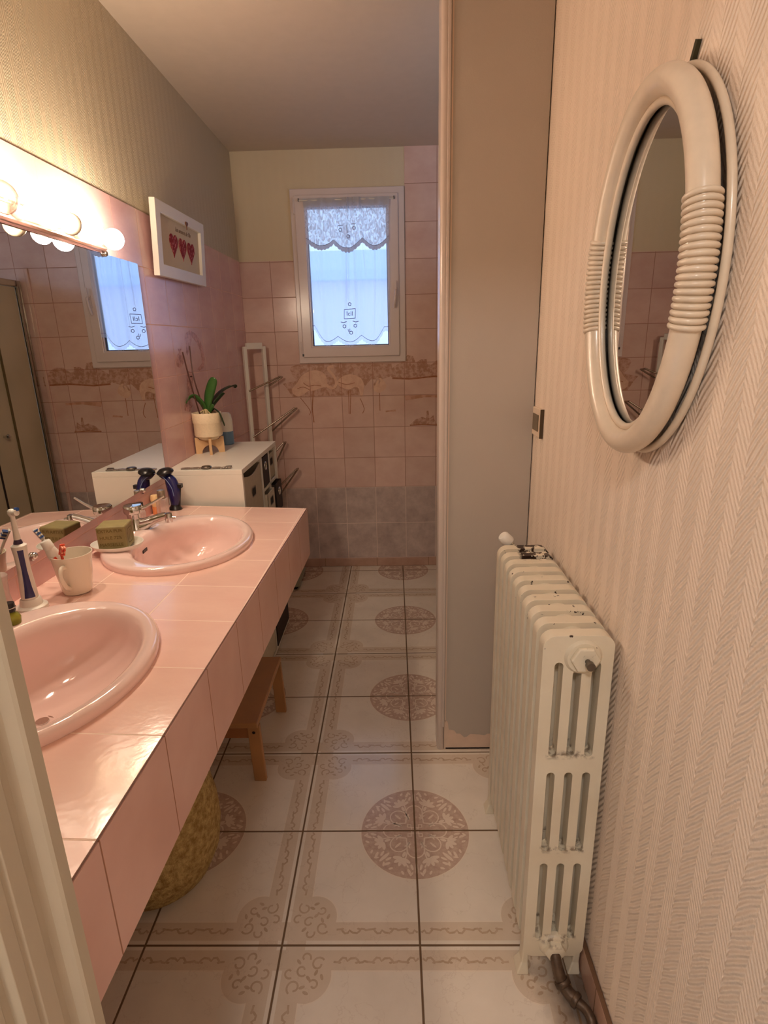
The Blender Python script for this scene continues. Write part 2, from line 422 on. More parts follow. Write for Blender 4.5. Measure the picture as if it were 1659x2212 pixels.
# back wall with the window opening
WX0, WX1, WZ0, WZ1 = -.545, .050, 1.372, 2.268
b = MB()
def slab(x0, x1, z0, z1, m, dy=0.): b.box(x0, x1, YB + dy, YB + .16, z0, z1, m)
slab(XL - .02, WX0, 1.925, ZC, 0, .004); slab(WX0, .081, WZ1, ZC, 0, .004)
slab(WX1, .081, 1.925, WZ1, 0, .004)
slab(XL - .02, WX0, .552, 1.925, 1); slab(WX0, WX1, .552, WZ0, 1); slab(WX1, .081, .552, 1.925, 1)
slab(.081, 1.45, .552, ZC, 1)
slab(XL - .02, 1.45, 0, .552, 2)
mB = lambda l: (lambda x, z: (x, YB - .0003 * l, z))
MUR = {
'b1': [(-0.633, 1.19), (-0.598, 1.227), (-0.571, 1.264), (-0.531, 1.29), (-0.489, 1.3), (-0.448, 1.293), (-0.421, 1.271), (-0.413, 1.24), (-0.411, 1.203), (-0.432, 1.196), (-0.46, 1.19), (-0.496, 1.177), (-0.531, 1.175), (-0.568, 1.151), (-0.603, 1.145), (-0.63, 1.166)],
'b2': [(-0.354, 1.229), (-0.318, 1.258), (-0.276, 1.271), (-0.235, 1.265), (-0.201, 1.246), (-0.185, 1.215), (-0.186, 1.178), (-0.194, 1.14), (-0.208, 1.137), (-0.217, 1.185), (-0.245, 1.192), (-0.273, 1.179), (-0.307, 1.187), (-0.341, 1.205)],
'b3': [(-0.127, 1.19), (-0.119, 1.217), (-0.098, 1.237), (-0.08, 1.245), (-0.063, 1.233), (-0.046, 1.209), (-0.047, 1.182), (-0.072, 1.162), (-0.093, 1.155), (-0.117, 1.166)],
't1': [(-0.637, 1.309), (-0.626, 1.325), (-0.597, 1.334), (-0.411, 1.341), (-0.205, 1.336), (-0.01, 1.329), (-0.007, 1.295), (-0.014, 1.255), (-0.07, 1.236), (-0.139, 1.238), (-0.182, 1.191), (-0.191, 1.144), (-0.449, 1.142), (-0.631, 1.139), (-0.669, 1.201), (-0.688, 1.222), (-0.60, 1.24), (-0.623, 1.268)],
't2': [(-0.007, 1.302), (0.042, 1.334), (0.09, 1.379), (0.124, 1.372), (0.138, 1.332), (0.172, 1.351), (0.206, 1.351), (0.209, 1.324), (0.233, 1.317), (0.274, 1.349), (0.329, 1.348), (0.412, 1.293), (0.412, 1.246), (0.206, 1.251), (0.137, 1.245), (0.068, 1.24), (-0.014, 1.249)],
'g': [(-0.053, 1.044), (0.01, 1.05), (0.013, 1.039), (-0.05, 1.034)],
'g2': [(0.067, 1.135), (0.192, 1.137), (0.30, 1.132), (0.30, 1.118), (0.192, 1.122), (0.074, 1.104)],
'c': [(0.097, 0.95), (0.136, 0.985), (0.178, 1.001), (0.202, 0.99), (0.206, 1.039), (0.217, 1.039), (0.224, 0.99), (0.248, 1.01), (0.255, 0.982), (0.273, 0.95)]}
for nm in ('t1', 't2'): b.fill([MUR[nm]], mB(1), 3)
for nm in ('g', 'g2'): b.fill([MUR[nm]], mB(1.3), 6)
b.fill([MUR['c']], mB(1.3), 3)
b.ribbon([(-.007, 1.243), (.10, 1.236), (.25, 1.248), (.41, 1.243)], .010, mB(1.6), 5)
b.ribbon([(.10, .949), (.18, .953), (.275, .948)], .006, mB(1.6), 5)
for nm in ('b1', 'b2', 'b3'):
    b.fill([smooth(MUR[nm] + MUR[nm][:1], 3)[:-1]], mB(2), 4)
b.ribbon(smooth([(-.425, 1.235), (-.41, 1.203), (-.38, 1.19), (-.356, 1.21), (-.358, 1.242), (-.376, 1.273), (-.398, 1.3), (-.395, 1.317), (-.367, 1.32)], 4), .016, mB(2.3), 4)
b.ribbon(smooth([(-.12, 1.20), (-.10, 1.235), (-.085, 1.228), (-.092, 1.21)], 4), .010, mB(2.5), 3)
for pts, w in (([(-.5, 1.177), (-.507, 1.116), (-.512, 1.053), (-.507, .98)], .006), ([(-.583, 1.134), (-.528, 1.057), (-.533, 1.026)], .004),
               ([(-.28, 1.173), (-.282, 1.028)], .004), ([(-.266, 1.173), (-.275, 1.028)], .004), ([(-.209, 1.123), (-.186, 1.061), (-.198, 1.03)], .004), ([(-.087, 1.155), (-.087, 1.045)], .004),
               ([(-.56, 1.226), (-.53, 1.205), (-.49, 1.21), (-.45, 1.205)], .004), ([(-.60, 1.19), (-.56, 1.2), (-.52, 1.18)], .004), ([(-.34, 1.225), (-.29, 1.21), (-.24, 1.22)], .004)):
    b.ribbon(smooth(pts, 3), w, mB(2.6), 5)
st(b.build('wall_back', [M_paperB, M_tileB, M_tileG, M_bush, M_bird, M_brown, M_sand], weld=False))
M_tileBB = tile('beige plinth tile', 'XZ', (X0 + TF / 2, TF, 0, .5), rgb(176, 140, 122), rgb(196, 160, 142), rgb(150, 118, 98), .004, .3, 12)
st(MB().box(XL, XS + .02, YB - .009, YB, 0, .058).build('baseboard_back', M_tileBB, bevel=.002))
st(MB().box(.378, .398, YB - .014, YB, .058, 1.92).build('trim_1', M_tileB, bevel=.003))

# near wall beside the doorway, its moulded jamb, and the hallway the camera stands in
st(MB().box(XL, -.335, YN - .12, YN - .002, 0, ZC).build('wall_front', M_paperL))
st(MB().box(-.40, XR, YN - .12, YN - .002, 2.12, ZC).build('wall_over_door', M_paperL))
prof = [(-.335, .402), (-.307, .402), (-.3045, .399), (-.3045, .386), (-.3065, .383), (-.313, .377), (-.316, .371), (-.315, .363), (-.3115, .359), (-.3115, .342), (-.3135, .340), (-.3135, .337), (-.3115, .335), (-.3115, .322), (-.3185, .319), (-.3185, .312), (-.316, .309), (-.316, .296), (-.32, .293), (-.32, .272), (-.335, .262)]
b = MB(); b.extr([prof], lambda x, y: (x, y, 0), lambda x, y: (x, y, 2.12)); st(b.build('door_1', M_jamb, bevel=.0012))
b = MB(); b.box(-1.3, -.335, YN - .14, YN - .12, 0, ZC); b.box(-1.35, -1.3, -1.6, YN - .12, 0, ZC); b.box(-1.35, XR + .1, -1.65, -1.6, 0, ZC)
st(b.build('wall_hall', M_paperL))

# right wall
b = MB(); b.box(XR, XR + .12, -1.6, YP + .09, 0, ZC, 0)
st(b.build('wall_right', M_paperR))
b = MB(); b.box(XR - .011, XR, -1.6, YP, 0, .086, 0); b.box(XR - .0115, XR - .001, -1.6, YP, .086, .090, 1)
st(b.build('baseboard_right', [tile('brown plinth tile', 'YZ', (.55, TF, 0, .5), rgb(178, 140, 120), rgb(196, 158, 138), rgb(130, 96, 74), .004, .3, 12), plain('plinth joint', rgb(108, 76, 52), .7)], bevel=.002))

# partition: painted board with a rounded edge strip and a bare strip along the floor
b = MB(); b.box(.166, XR - .0035, YP, YP + .085, 0, ZC, 0); b.box(.166, XR, YP + .012, YP + .085, 0, ZC, 2)
mP = lambda x, z: (x, YP - .0008, z)
b.fill([[(.166, .001), (.432, .001), (.432, .062), (.385, .06), (.36, .066), (.325, .064), (.315, .058), (.295, .062), (.262, .064), (.25, .052), (.240, .050), (.225, .066), (.212, .066), (.203, .080), (.183, .084), (.180, .11), (.176, .122), (.166, .122)]], mP, 1)
b.ribbon([(.170, .12), (.1712, ZC)], .004, mP, 1)
st(b.build('wall_middle', [M_board, M_bare, M_dark], bevel=.0, weld=False))
pr = rrect(.140, .166, YP - .006, YP + .092, .0115, 5)
b = MB(); b.extr([pr], lambda x, y: (x, y, .0), lambda x, y: (x, y, ZC), smooth=True); st(b.build('trim_2', M_boardtrim))
b = MB(); b.box(.1575, .166, YP - .009, YP - .004, .10, ZC); st(b.build('trim_3', M_boardtrim, bevel=.002))
st(MB().box(.172, .432, YP - .003, YP + .001, 0, .005).build('trim_4', M_dark))

# shower recess walls
M_tileS = tile('shower wall tile', 'YZ', (1.605, .1955, WZ - 6 * TW, TW), rgb(186, 150, 132), rgb(204, 168, 150), rgb(150, 110, 90), .004, .25, 6)
st(MB().box(1.30, 1.42, YP, YB + .1, 0, ZC).build('wall_shower', M_tileS))

# ------------------------------------------------------------------ WINDOW
def frame_loop(x0, x1, z0, z1, w): return [[(x0, z0), (x1, z0), (x1, z1), (x0, z1)], [(x0 + w, z0 + w), (x1 - w, z0 + w), (x1 - w, z1 - w), (x0 + w, z1 - w)]]
win = bpy.data.objects.new('window_1', None); COL.objects.link(win); win.location = (-.247, YB, 1.34); st(win)
b = MB(); b.extr(frame_loop(-.571, .078, 1.342, 2.296, .040), lambda x, z: (x, YB - .018, z), lambda x, z: (x, YB + .06, z))
b.build('window_frame', M_pvc, win, bevel=.004)
sash = None
b = MB(); b.extr(frame_loop(-.545, .042, 1.377, 2.261, .058), lambda x, z: (x, YB - .034, z), lambda x, z: (x, YB + .035, z))
sash = b.build('window_sash', M_pvc, win, bevel=.005)
b = MB(); b.extr(frame_loop(-.489, -.014, 1.433, 2.205, .009), lambda x, z: (x, YB - .026, z), lambda x, z: (x, YB - .01, z))
b.build('glazing_bead', M_pvc, win, bevel=.003)
b = MB(); b.extr(frame_loop(-.4805, -.0225, 1.4415, 2.1965, .005), lambda x, z: (x, YB - .012, z), lambda x, z: (x, YB + .0, z))
b.build('rubber_seal', plain('grey seal', rgb(52, 52, 60), .6), win)
k = N('window glass'); tr = k.n('ShaderNodeBsdfTransparent', Color=(.95, .97, 1, 1)); gl = k.n('ShaderNodeBsdfGlossy', Roughness=.02)
fr = k.n('ShaderNodeFresnel', IOR=1.45); mx = k.n('ShaderNodeMixShader'); k.set(mx.inputs[0], fr.outputs[0])
k.t.links.new(tr.outputs[0], mx.inputs[1]); k.t.links.new(gl.outputs[0], mx.inputs[2]); k.t.links.new(mx.outputs[0], k.out.inputs[0]); M_glass = k.m
MB().box(-.482, -.021, YB + .0, YB + .004, 1.44, 2.198).build('window_pane', M_glass, win)
b = MB(); b.box(.012, .030, YB - .042, YB - .034, 1.69, 1.76); b.tube(smooth([(.021, YB - .05, 1.745), (.021, YB - .066, 1.74), (.017, YB - .068, 1.70), (.012, YB - .064, 1.665), (.011, YB - .058, 1.65)], 4), .0075, 10); b.tube([(.021, YB - .036, 1.745), (.021, YB - .055, 1.745)], .008)
b.box(.018, .026, YB - .062, YB - .056, 1.70, 1.80)
b.build('window_handle', M_pvc, sash, bevel=.002)
for z0, z1 in ((2.165, 2.25), (1.40, 1.47)):
    b = MB(); b.lathe((-.549, YB - .030, z0), [(.0055, 0), (.0055, z1 - z0)], 12); b.box(-.5525, -.5515, YB - .037, YB - .030, z0, z1)
    b.build('window_hinge', M_pvc, win)
b = MB(); b.box(-.548, -.538, YB - .036, YB - .03, 1.384, 1.398); b.build('hinge_pin', M_black, win, bevel=.001)
# exterior reveal of the opening
st(MB().box(WX0 - .02, WX1 + .02, YB + .06, YB + .22, WZ0 - .04, WZ0 - .0).build('window_sill', M_pvc))

# ------------------------------------------------------------------ CURTAIN
def curtain():
    k = N('white voile'); p, x, y, z = k.pos()
    tr = k.n('ShaderNodeBsdfTransparent', Color=(1, 1, 1, 1)); tl = k.n('ShaderNodeBsdfTranslucent', Color=(.92, .92, .96, 1)); df = k.n('ShaderNodeBsdfDiffuse', Color=(.88, .86, .88, 1))
    m1 = k.n('ShaderNodeMixShader'); m1.inputs[0].default_value = .45
    k.t.links.new(tl.outputs[0], m1.inputs[1]); k.t.links.new(df.outputs[0], m1.inputs[2])
    m2 = k.n('ShaderNodeMixShader')
    lw = k.n('ShaderNodeLayerWeight', Blend=.35)
    f = k.math('ADD', .42, k.math('MULTIPLY', lw.outputs['Facing'], .5), clamp=True)
    k.set(m2.inputs[0], f)
    k.t.links.new(tr.outputs[0], m2.inputs[1]); k.t.links.new(m1.outputs[0], m2.inputs[2]); k.t.links.new(m2.outputs[0], k.out.inputs[0])
    M_voile = k.m
    k = N('embroidered voile'); p, x, y, z = k.pos()
    tr = k.n('ShaderNodeBsdfTransparent', Color=(1, 1, 1, 1)); tl = k.n('ShaderNodeBsdfTranslucent', Color=(.9, .9, .95, 1)); df = k.n('ShaderNodeBsdfDiffuse', Color=(.85, .84, .88, 1))
    m1 = k.n('ShaderNodeMixShader'); m1.inputs[0].default_value = .5
    k.t.links.new(tl.outputs[0], m1.inputs[1]); k.t.links.new(df.outputs[0], m1.inputs[2])
    m2 = k.n('ShaderNodeMixShader')
    mp = k.n('ShaderNodeMapping'); k.t.links.new(p, mp.inputs[0]); mp.inputs['Scale'].default_value = (1.7, 1, .8)
    nz = k.n('ShaderNodeTexNoise', Scale=38., Detail=3., Roughness=.55, Distortion=1.6); k.t.links.new(mp.outputs[0], nz.inputs['Vector'])
    k.set(m2.inputs[0], k.math('ADD', .28, k.math('MULTIPLY', k.ramp(nz.outputs[0], .36, .60), .62)))
    k.t.links.new(tr.outputs[0], m2.inputs[1]); k.t.links.new(m1.outputs[0], m2.inputs[2]); k.t.links.new(m2.outputs[0], k.out.inputs[0])
    M_lace = k.m
    k = N('curtain border'); tl = k.n('ShaderNodeBsdfTranslucent', Color=(.62, .62, .68, 1)); df = k.n('ShaderNodeBsdfDiffuse', Color=(.8, .78, .8, 1))
    m1 = k.n('ShaderNodeMixShader'); m1.inputs[0].default_value = .5; k.t.links.new(tl.outputs[0], m1.inputs[1]); k.t.links.new(df.outputs[0], m1.inputs[2]); k.t.links.new(m1.outputs[0], k.out.inputs[0]); M_bord = k.m
    k = N('taupe embroidery'); tl = k.n('ShaderNodeBsdfTranslucent', Color=(.16, .15, .22, 1)); df = k.n('ShaderNodeBsdfDiffuse', Color=rgb(170, 152, 160))
    m1 = k.n('ShaderNodeMixShader'); m1.inputs[0].default_value = .4; k.t.links.new(tl.outputs[0], m1.inputs[1]); k.t.links.new(df.outputs[0], m1.inputs[2]); k.t.links.new(m1.outputs[0], k.out.inputs[0]); M_emb = k.m
    c = thing('voile_curtain', 'sheer white voile curtain with scalloped valance hanging in the small window', 'curtain', (-.25, YB - .05, 1.45))
    XA, XB, ZT = -.503, .004, 2.238
    def yoff(x, z):
        t = (x - XA) / (XB - XA)
        g = .0035 * math.sin(19 * t + .6 * math.sin(2.5 * (ZT - z))) + .003 * math.sin(47 * t + 1.1)
        for cx, dx, am, w, zt, zb in ((-.243, .02, .010, .007, 2.24, 1.62), (-.175, -.055, .009, .008, 2.24, 1.80), (-.46, -.035, .006, .007, 2.1, 1.65), (-.075, .01, .007, .008, 2.0, 1.45), (-.205, .0, .007, .006, 2.24, 1.5)):
            if zb < z < zt:
                xc = cx - dx * (ZT - z) / .6; e = math.exp(-((x - xc) / w) ** 2); am_ = am * min(1, (z - zb) / .1)
                g -= am_ * e
        return g
    y0 = YB - .047
    def edge(x):   # inner side edges pinch inwards a little at mid height
        return x
    def side(z, s):
        t = (ZT - z) / (ZT - 1.44); return (.010 + .012 * t + .004 * math.sin(9 * t)) * s
    def scal(x, peaks, lows, zp, zl):
        # scalloped bottom edge through alternating peaks/lows
        pts = sorted([(a, zp_) for a, zp_ in peaks] + [(a, z_) for a, z_ in lows])
        if x <= pts[0][0]: return pts[0][1]
        for (a, za), (b_, zb) in zip(pts, pts[1:]):
            if a <= x <= b_:
                t = (x - a) / (b_ - a)
                if za > zb: return zb + (za - zb) * (1 - math.sin(t * PI / 2))
                return za + (zb - za) * (1 - math.cos(t * PI / 2))
        return pts[-1][1]
    lowp = [(-.485, 1.56), (-.335, 1.497), (-.179, 1.501), (-.028, 1.545)]; lowl = [(-.405, 1.468), (-.255, 1.463), (-.105, 1.467)]
    valp = [(-.497, 2.035), (-.333, 2.023), (-.158, 2.031), (.0, 2.035)]; vall = [(-.405, 1.994), (-.250, 1.978), (-.082, 1.988)]
    def sheet(bot, dy, nx=110, nz=60, top=ZT, sides=True):
        b = MB(); vs = []; fs = []
        for i in range(nx + 1):
            x = XA + (XB - XA) * i / nx
            zb = bot(x)
            for j in range(nz + 1):
                z = top + (zb - top) * j / nz
                xx = x + (side(z, 1) * (1 - i / nx) - side(z, 1) * (i / nx) if sides else 0)
                vs.append((xx, y0 + dy + yoff(x, z), z))
        for i in range(nx):
            for j in range(nz): a = i * (nz + 1) + j; fs.append((a, a + 1, a + nz + 2, a + nz + 1))
        b.add(vs, fs, 0, True); return b
    def trim(bot, dy, w, drop, name, mat, n=220, freq=0.):
        b = MB(); vs = []; fs = []
        for i in range(n + 1):
            x = XA + (XB - XA) * i / n; z = bot(x) + drop
            xx = x + side(z, 1) * (1 - i / n) - side(z, 1) * (i / n)
            fz = w * (1 + (.28 * abs(math.sin(x * freq)) if freq else 0)); y = y0 + dy + yoff(x, z)
            vs += [(xx, y, z), (xx, y, z - fz)]
        for i in range(n): fs.append((2 * i, 2 * i + 1, 2 * i + 3, 2 * i + 2))
        b.add(vs, fs, 0, True); return b.build(name, mat, c, weld=False)
    fb = lambda x: scal(x, lowp, lowl, 0, 0); fv = lambda x: scal(x, valp, vall, 0, 0)
    sheet(fb, 0).build('curtain_panel', M_voile, c, weld=False)
    sheet(fv, -.006, 110, 24).build('curtain_valance', M_lace, c, weld=False)
    trim(fb, -.0008, .003, .001, 'hem_cord', M_emb); trim(fb, -.0005, .021, -.001, 'lace_hem', M_voile, freq=180.)
    trim(fv, -.0068, .003, .001, 'valance_cord', M_emb); trim(fv, -.0065, .020, -.001, 'valance_lace', M_bord, freq=150.)
    sheet(lambda x: ZT - .045, -.0075, 60, 4).build('rod_pocket', M_bord, c, weld=False)
    b = MB()
    mp = lambda x, z: (x, y0 - .0125 + .4 * yoff(x, z), z)
    def ring(x, z, r, n=6): b.ribbon([(x + r * math.cos(2 * PI * i / n + .4), z + r * math.sin(2 * PI * i / n + .4)) for i in range(n)], .0042, mp, 0, True)
    for x, z in ((-.249, 1.675), (-.285, 1.552), (-.220, 1.554), (-.287, 2.073), (-.208, 2.08), (-.243, 2.037), (-.246, 1.515)): ring(x, z, .0095, 5 if z > 1.6 else 6)
    b.ribbon([(-.284, 1.594), (-.2195, 1.597), (-.2165, 1.650), (-.282, 1.645)], .0045, mp, 0, True)
    for x, z, s in ((-.30, 1.577, 1), (-.205, 1.579, -1)):
        b.ribbon([(x - .006 * s, z), (x + .012 * s, z - .004), (x + .030 * s, z + .002)], .004, mp, 0)
    b.ribbon([(-.264, 1.535), (-.262, 1.522), (-.254, 1.520), (-.253, 1.538)], .0035, mp, 0)
    b.ribbon([(-.30, 2.094), (-.27, 2.096)], .003, mp, 0); b.ribbon([(-.225, 2.10), (-.198, 2.103)], .003, mp, 0); b.ribbon([(-.25, 2.095), (-.247, 2.055)], .003, mp, 0)
    b.build('embroidery', M_emb, c, weld=False)
    L = c.location
    M = Matrix.Translation(Vector((-.2505, y0 - .013, 1.6215)) - L) @ Matrix.Rotation(PI / 2, 4, 'X')
    text_mesh('embroidered_letters', 'IclI', .036, M_emb, c, M)
    b = MB(); b.tube([(-.515, y0 - .003, 2.228), (.018, y0 - .003, 2.228)], .0035, 8); b.build('curtain_rod', M_white, c)
    for x in (-.517, .020):
        b = MB(); b.tube([(x, YB - .034, 2.230), (x, y0 - .004, 2.230)], .004, 8); b.tube([(x, y0 - .004, 2.224), (x, y0 - .004, 2.240)], .003, 8); b.build('rod_hook', M_steel, c)
curtain()

# house across the garden, seen through the voile
h = thing('neighbour_house', 'pale rendered house wall behind the voile curtain outside the window', 'house', (-.6, 9.5, -2.5))
MB().box(-6, 5, 9, 14, -2.5, 2.33).build('house_wall', plain('lilac grey render', rgb(226, 226, 246), .8, var=.02), h)
b = MB(); b.extr([[(8.8, 2.33), (14.2, 2.33), (14.2, 2.5), (11.5, 3.1), (8.8, 2.46)]], lambda y, z: (-6.2, y, z), lambda y, z: (5.2, y, z)); b.build('house_roof', plain('bluish roof', rgb(196, 214, 246), .7), h)

# ------------------------------------------------------------------ VANITY COUNTER
def zt(x, y): return .914 - .031 * y + .041 * (-.36 - x)
def xf(y): return -.366 + .0125 * (y - .45)
YC0, YC1 = .405, 2.105
BAS = [(-.6705, .894), (-.6625, 1.642)]   # basin centres
BRX, BRY = .207, .272
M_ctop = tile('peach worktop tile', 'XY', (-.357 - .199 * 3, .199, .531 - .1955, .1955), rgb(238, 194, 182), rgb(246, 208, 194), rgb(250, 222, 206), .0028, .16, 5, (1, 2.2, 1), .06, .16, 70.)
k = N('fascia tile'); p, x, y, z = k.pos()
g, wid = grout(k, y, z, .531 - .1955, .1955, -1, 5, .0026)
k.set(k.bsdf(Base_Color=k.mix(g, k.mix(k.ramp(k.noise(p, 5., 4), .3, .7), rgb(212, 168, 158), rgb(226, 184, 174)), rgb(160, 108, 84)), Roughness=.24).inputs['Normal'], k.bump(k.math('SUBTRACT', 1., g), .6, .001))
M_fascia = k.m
cn = thing('vanity_counter', 'long pink tiled vanity counter with deep fascia along the left wall', 'counter', (-.63, 1.25, .70))
holes = [ell(cx, cy, BRX - .018, BRY - .018, 56) for cx, cy in BAS]
yc1 = lambda x: YC1 + (x + .346) * -.01
outer = [(XL, YC0), (xf(YC0), YC0), (xf(1.2), 1.2), (xf(YC1), YC1), (XL, YC1)]
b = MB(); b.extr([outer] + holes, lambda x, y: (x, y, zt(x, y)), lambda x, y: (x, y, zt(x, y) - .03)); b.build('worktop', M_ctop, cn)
b = MB()
def fz(y): return zt(xf(y), y)
ys = [YC0, .8, 1.2, 1.6, YC1]
vs = []
for y in ys:
    vs += [(xf(y) - .022, y, fz(y) - .001), (xf(y) + .004, y, fz(y) - .0015), (xf(y) + .004, y, fz(y) - .188), (xf(y) - .022, y, fz(y) - .188)]
fs = [(0, 1, 2, 3), tuple(4 * (len(ys) - 1) + i for i in (3, 2, 1, 0))]
for i in range(len(ys) - 1):
    for j in range(4): fs.append((4 * i + j, 4 * i + (j + 1) % 4, 4 * i + 4 + (j + 1) % 4, 4 * i + 4 + j))
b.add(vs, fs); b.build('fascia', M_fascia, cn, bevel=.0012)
b = MB(); b.ribbon([(xf(y) + .0022, y) for y in ys], .0024, lambda x, y: (x, y, zt(x, y) + .0004)); b.build('edge_joint', plain('dark edge joint', rgb(96, 58, 40), .7), cn, weld=False)
b = MB(); x_ = xf(YC1); b.add([(XL, YC1 - .02, .87), (XL, YC1, .87), (x_, YC1, fz(YC1) - .002), (x_, YC1 - .02, fz(YC1) - .002), (XL, YC1 - .02, .68), (XL, YC1, .68), (x_, YC1, fz(YC1) - .188), (x_, YC1 - .02, fz(YC1) - .188)],
    [(0, 1, 2, 3), (4, 7, 6, 5), (0, 4, 5, 1), (1, 5, 6, 2), (2, 6, 7, 3), (3, 7, 4, 0)]); b.build('end_panel', M_fascia, cn)
b = MB(); b.box(XL, XL + .03, .5, 2.08, .80, .85); [b.box(XL, -.40, yy, yy + .03, .72, .80) for yy in (.45, 1.28)]; b.build('support_rail', plain('raw timber', rgb(150, 112, 78), .7), cn)

def basin(i, label):
    cx, cy = BAS[i]
    t = thing('wash_basin', label, 'sink', (cx, cy, zt(cx, cy)), 'oval pink drop-in basins')
    ox = .03  # bowl sits forward of the tap ledge
    def P(x, y, dz): return (x, y, zt(x, y) + dz)
    rings = []
    n = 72
    def ring(rx, ry, dz, sh, sv=0.): return [P(cx + sh + rx * math.cos(2 * PI * j / n), cy + sv + ry * math.sin(2 * PI * j / n), dz) for j in range(n)]
    R = [ring(BRX - .002, BRY - .002, .0002, 0), ring(BRX, BRY, .002, 0), ring(BRX + .0005, BRY + .0005, .012, 0), ring(BRX - .001, BRY - .001, .0150, 0), ring(BRX - .004, BRY - .004, .0168, 0), ring(BRX - .009, BRY - .009, .0174, 0)]
    bx, by = .156, .238
    R += [ring(bx + .012, by + .010, .0172, .027), ring(bx + .004, by + .003, .0160, .028), ring(bx - .001, by - .001, .0125, .028), ring(bx - .0045, by - .0045, .005, .028), ring(bx - .009, by - .010, -.005, .028)]
    for q in range(1, 9):
        s = q / 8; f = math.sqrt(max(0, 1 - (s ** 1.9) * .94))
        R.append(ring((bx - .010) * f * (1 - .05 * s), (by - .012) * f, -.006 - .132 * s ** .8, .027 - .055 * s, .04 * s))
    vs = [v for r in R for v in r]; fs = []
    for a in range(len(R) - 1):
        for j in range(n): fs.append((a * n + j, a * n + (j + 1) % n, (a + 1) * n + (j + 1) % n, (a + 1) * n + j))
    m = len(vs); c = sum((Vector(v) for v in R[-1]), Vector()) / n; vs.append(tuple(c + Vector((0, 0, -.003))))
    for j in range(n): fs.append(((len(R) - 1) * n + j, (len(R) - 1) * n + (j + 1) % n, m))
    b = MB(); b.add(vs, fs, 0, True)
    o = b.build('basin_bowl', M_basin, t)
    o.modifiers.new('shell', 'SOLIDIFY').thickness = -.004
    # overflow slot on the back of the bowl, drain at the bottom
    b = MB(); xo = cx + .027 - (bx - .016) * .93
    b.obox((xo, cy - .12, zt(xo, cy - .12) - .022), (.25, -.10, 0), (.35, .9, .0), (.35, -.12, .9), .0, .0, .0) if False else None
    b = MB(); a = math.radians(181); px, py = cx + .0275 + (bx - .0105) * math.cos(a), cy + (by - .013) * math.sin(a)
    nx, ny = math.cos(a) * by, math.sin(a) * bx
    b.obox((px - .0015 * math.cos(a), py - .0015 * math.sin(a), zt(px, py) - .024), (nx, ny, 0), (-ny, nx, 0), (0, 0, 1), .0016, .0155, .0052)
    b.build('overflow_slot', M_black, t, bevel=.001)
    b = MB(); b.lathe((c.x, c.y, c.z - .002), [(.0, .006), (.012, .0062), (.013, .003), (.020, .0035), (.022, .001), (.022, -.002)][::-1], 28); b.build('drain', M_chrome, t)
    # fine crazing in the glaze
    return t
basin(0, 'nearer pink oval basin, partly hidden by the door frame')
basin(1, 'farther pink oval basin, with soap dish and mixer tap on its rim')

# mixer tap on the far basin
tp = thing('mixer_tap', 'chrome single lever mixer tap on the farther pink basin', 'tap', (-.838, 1.72, .90))
zb = .9005
b = MB(); b.lathe((-.838, 1.722, zb), [(.027, 0), (.026, .006), (.0215, .012), (.0205, .048), (.021, .052)], 28); b.build('tap_body', M_chrome, tp)
b = MB(); b.lathe((-.838, 1.722, zb + .052), [(.020, 0), (.028, .003), (.0295, .008), (.0288, .024), (.026, .028), (.0, .0295)], 28); hd = b.build('tap_head', M_chrome, tp)
b = MB(); b.tube(smooth([(-.826, 1.725, .972), (-.80, 1.728, .975), (-.775, 1.733, .988), (-.742, 1.742, 1.006)], 4), [.006] + [.0045] * 8 + [.0035] * 3 + [.004], 10, flat=.7) if False else b.tube([(-.826, 1.725, .966), (-.80, 1.728, .972), (-.775, 1.733, .984), (-.742, 1.742, 1.002)], [.0065, .005, .004, .0035], 10); b.build('tap_lever', M_chrome, hd)
b = MB(); b.tube(smooth([(-.83, 1.722, .916), (-.80, 1.722, .922), (-.765, 1.724, .934), (-.735, 1.726, .942)], 4), [.017] * 4 + [.0155] * 3 + [.0135] * 3 + [.0125] * 3, 14, flat=.62); b.tube([(-.825, 1.722, .903), (-.80, 1.722, .912), (-.775, 1.722, .925)], [.018, .012, .007], 12)
sp = b.build('tap_spout', M_chrome, tp)
b = MB(); b.lathe((-.728, 1.7265, .921), [(.0115, 0), (.0125, .003), (.0125, .016), (.0105, .028), (.004, .031)], 18); b.tube([(-.722, 1.727, .936), (-.706, 1.728, .934)], .0055, 10)
b.build('tap_aerator', M_chrome, sp)

# soap on its dish
ds = thing('soap_dish', 'small white oval soap dish under a green soap block', 'dish', (-.808, 1.536, .902))
b = MB(); zz = .9015
b.lathe((-.808, 1.536, zz), [(.0, .004), (.044, .004), (.056, .007), (.066, .013), (.0715, .0195), (.0735, .0195), (.0735, .0175), (.067, .009), (.056, .002), (.046, 0.), (.0, 0.)], 40, sy=.80)
b.build('dish_body', M_white, ds)
M_soap = plain('olive soap', rgb(144, 130, 84), .55, var=.14, scale=30, bumps=.25, bscale=60)
s = thing('soap_block', 'olive green cube of stamped soap resting on the white dish', 'soap', (-.808, 1.534, .9100), rot=(0, 0, math.radians(9)))
b = MB(); b.box(-.040, .040, -.036, .036, .0, .070); b.build('soap_body', M_soap, s, bevel=.005, seg=3, local=True)
M_soapd = plain('stamped letters', rgb(104, 86, 34), .6)
for body, zz_, sz in (('EXTRA PUR', .057, .0130), ('HUILE 72%', .037, .0130), ('MARSEILLE', .0165, .0135)):
    M = Matrix.Translation((-.002, -.0361, zz_)) @ Matrix.Rotation(PI / 2, 4, 'X')
    text_mesh('stamped_text', body, sz, M_soapd, s, M)
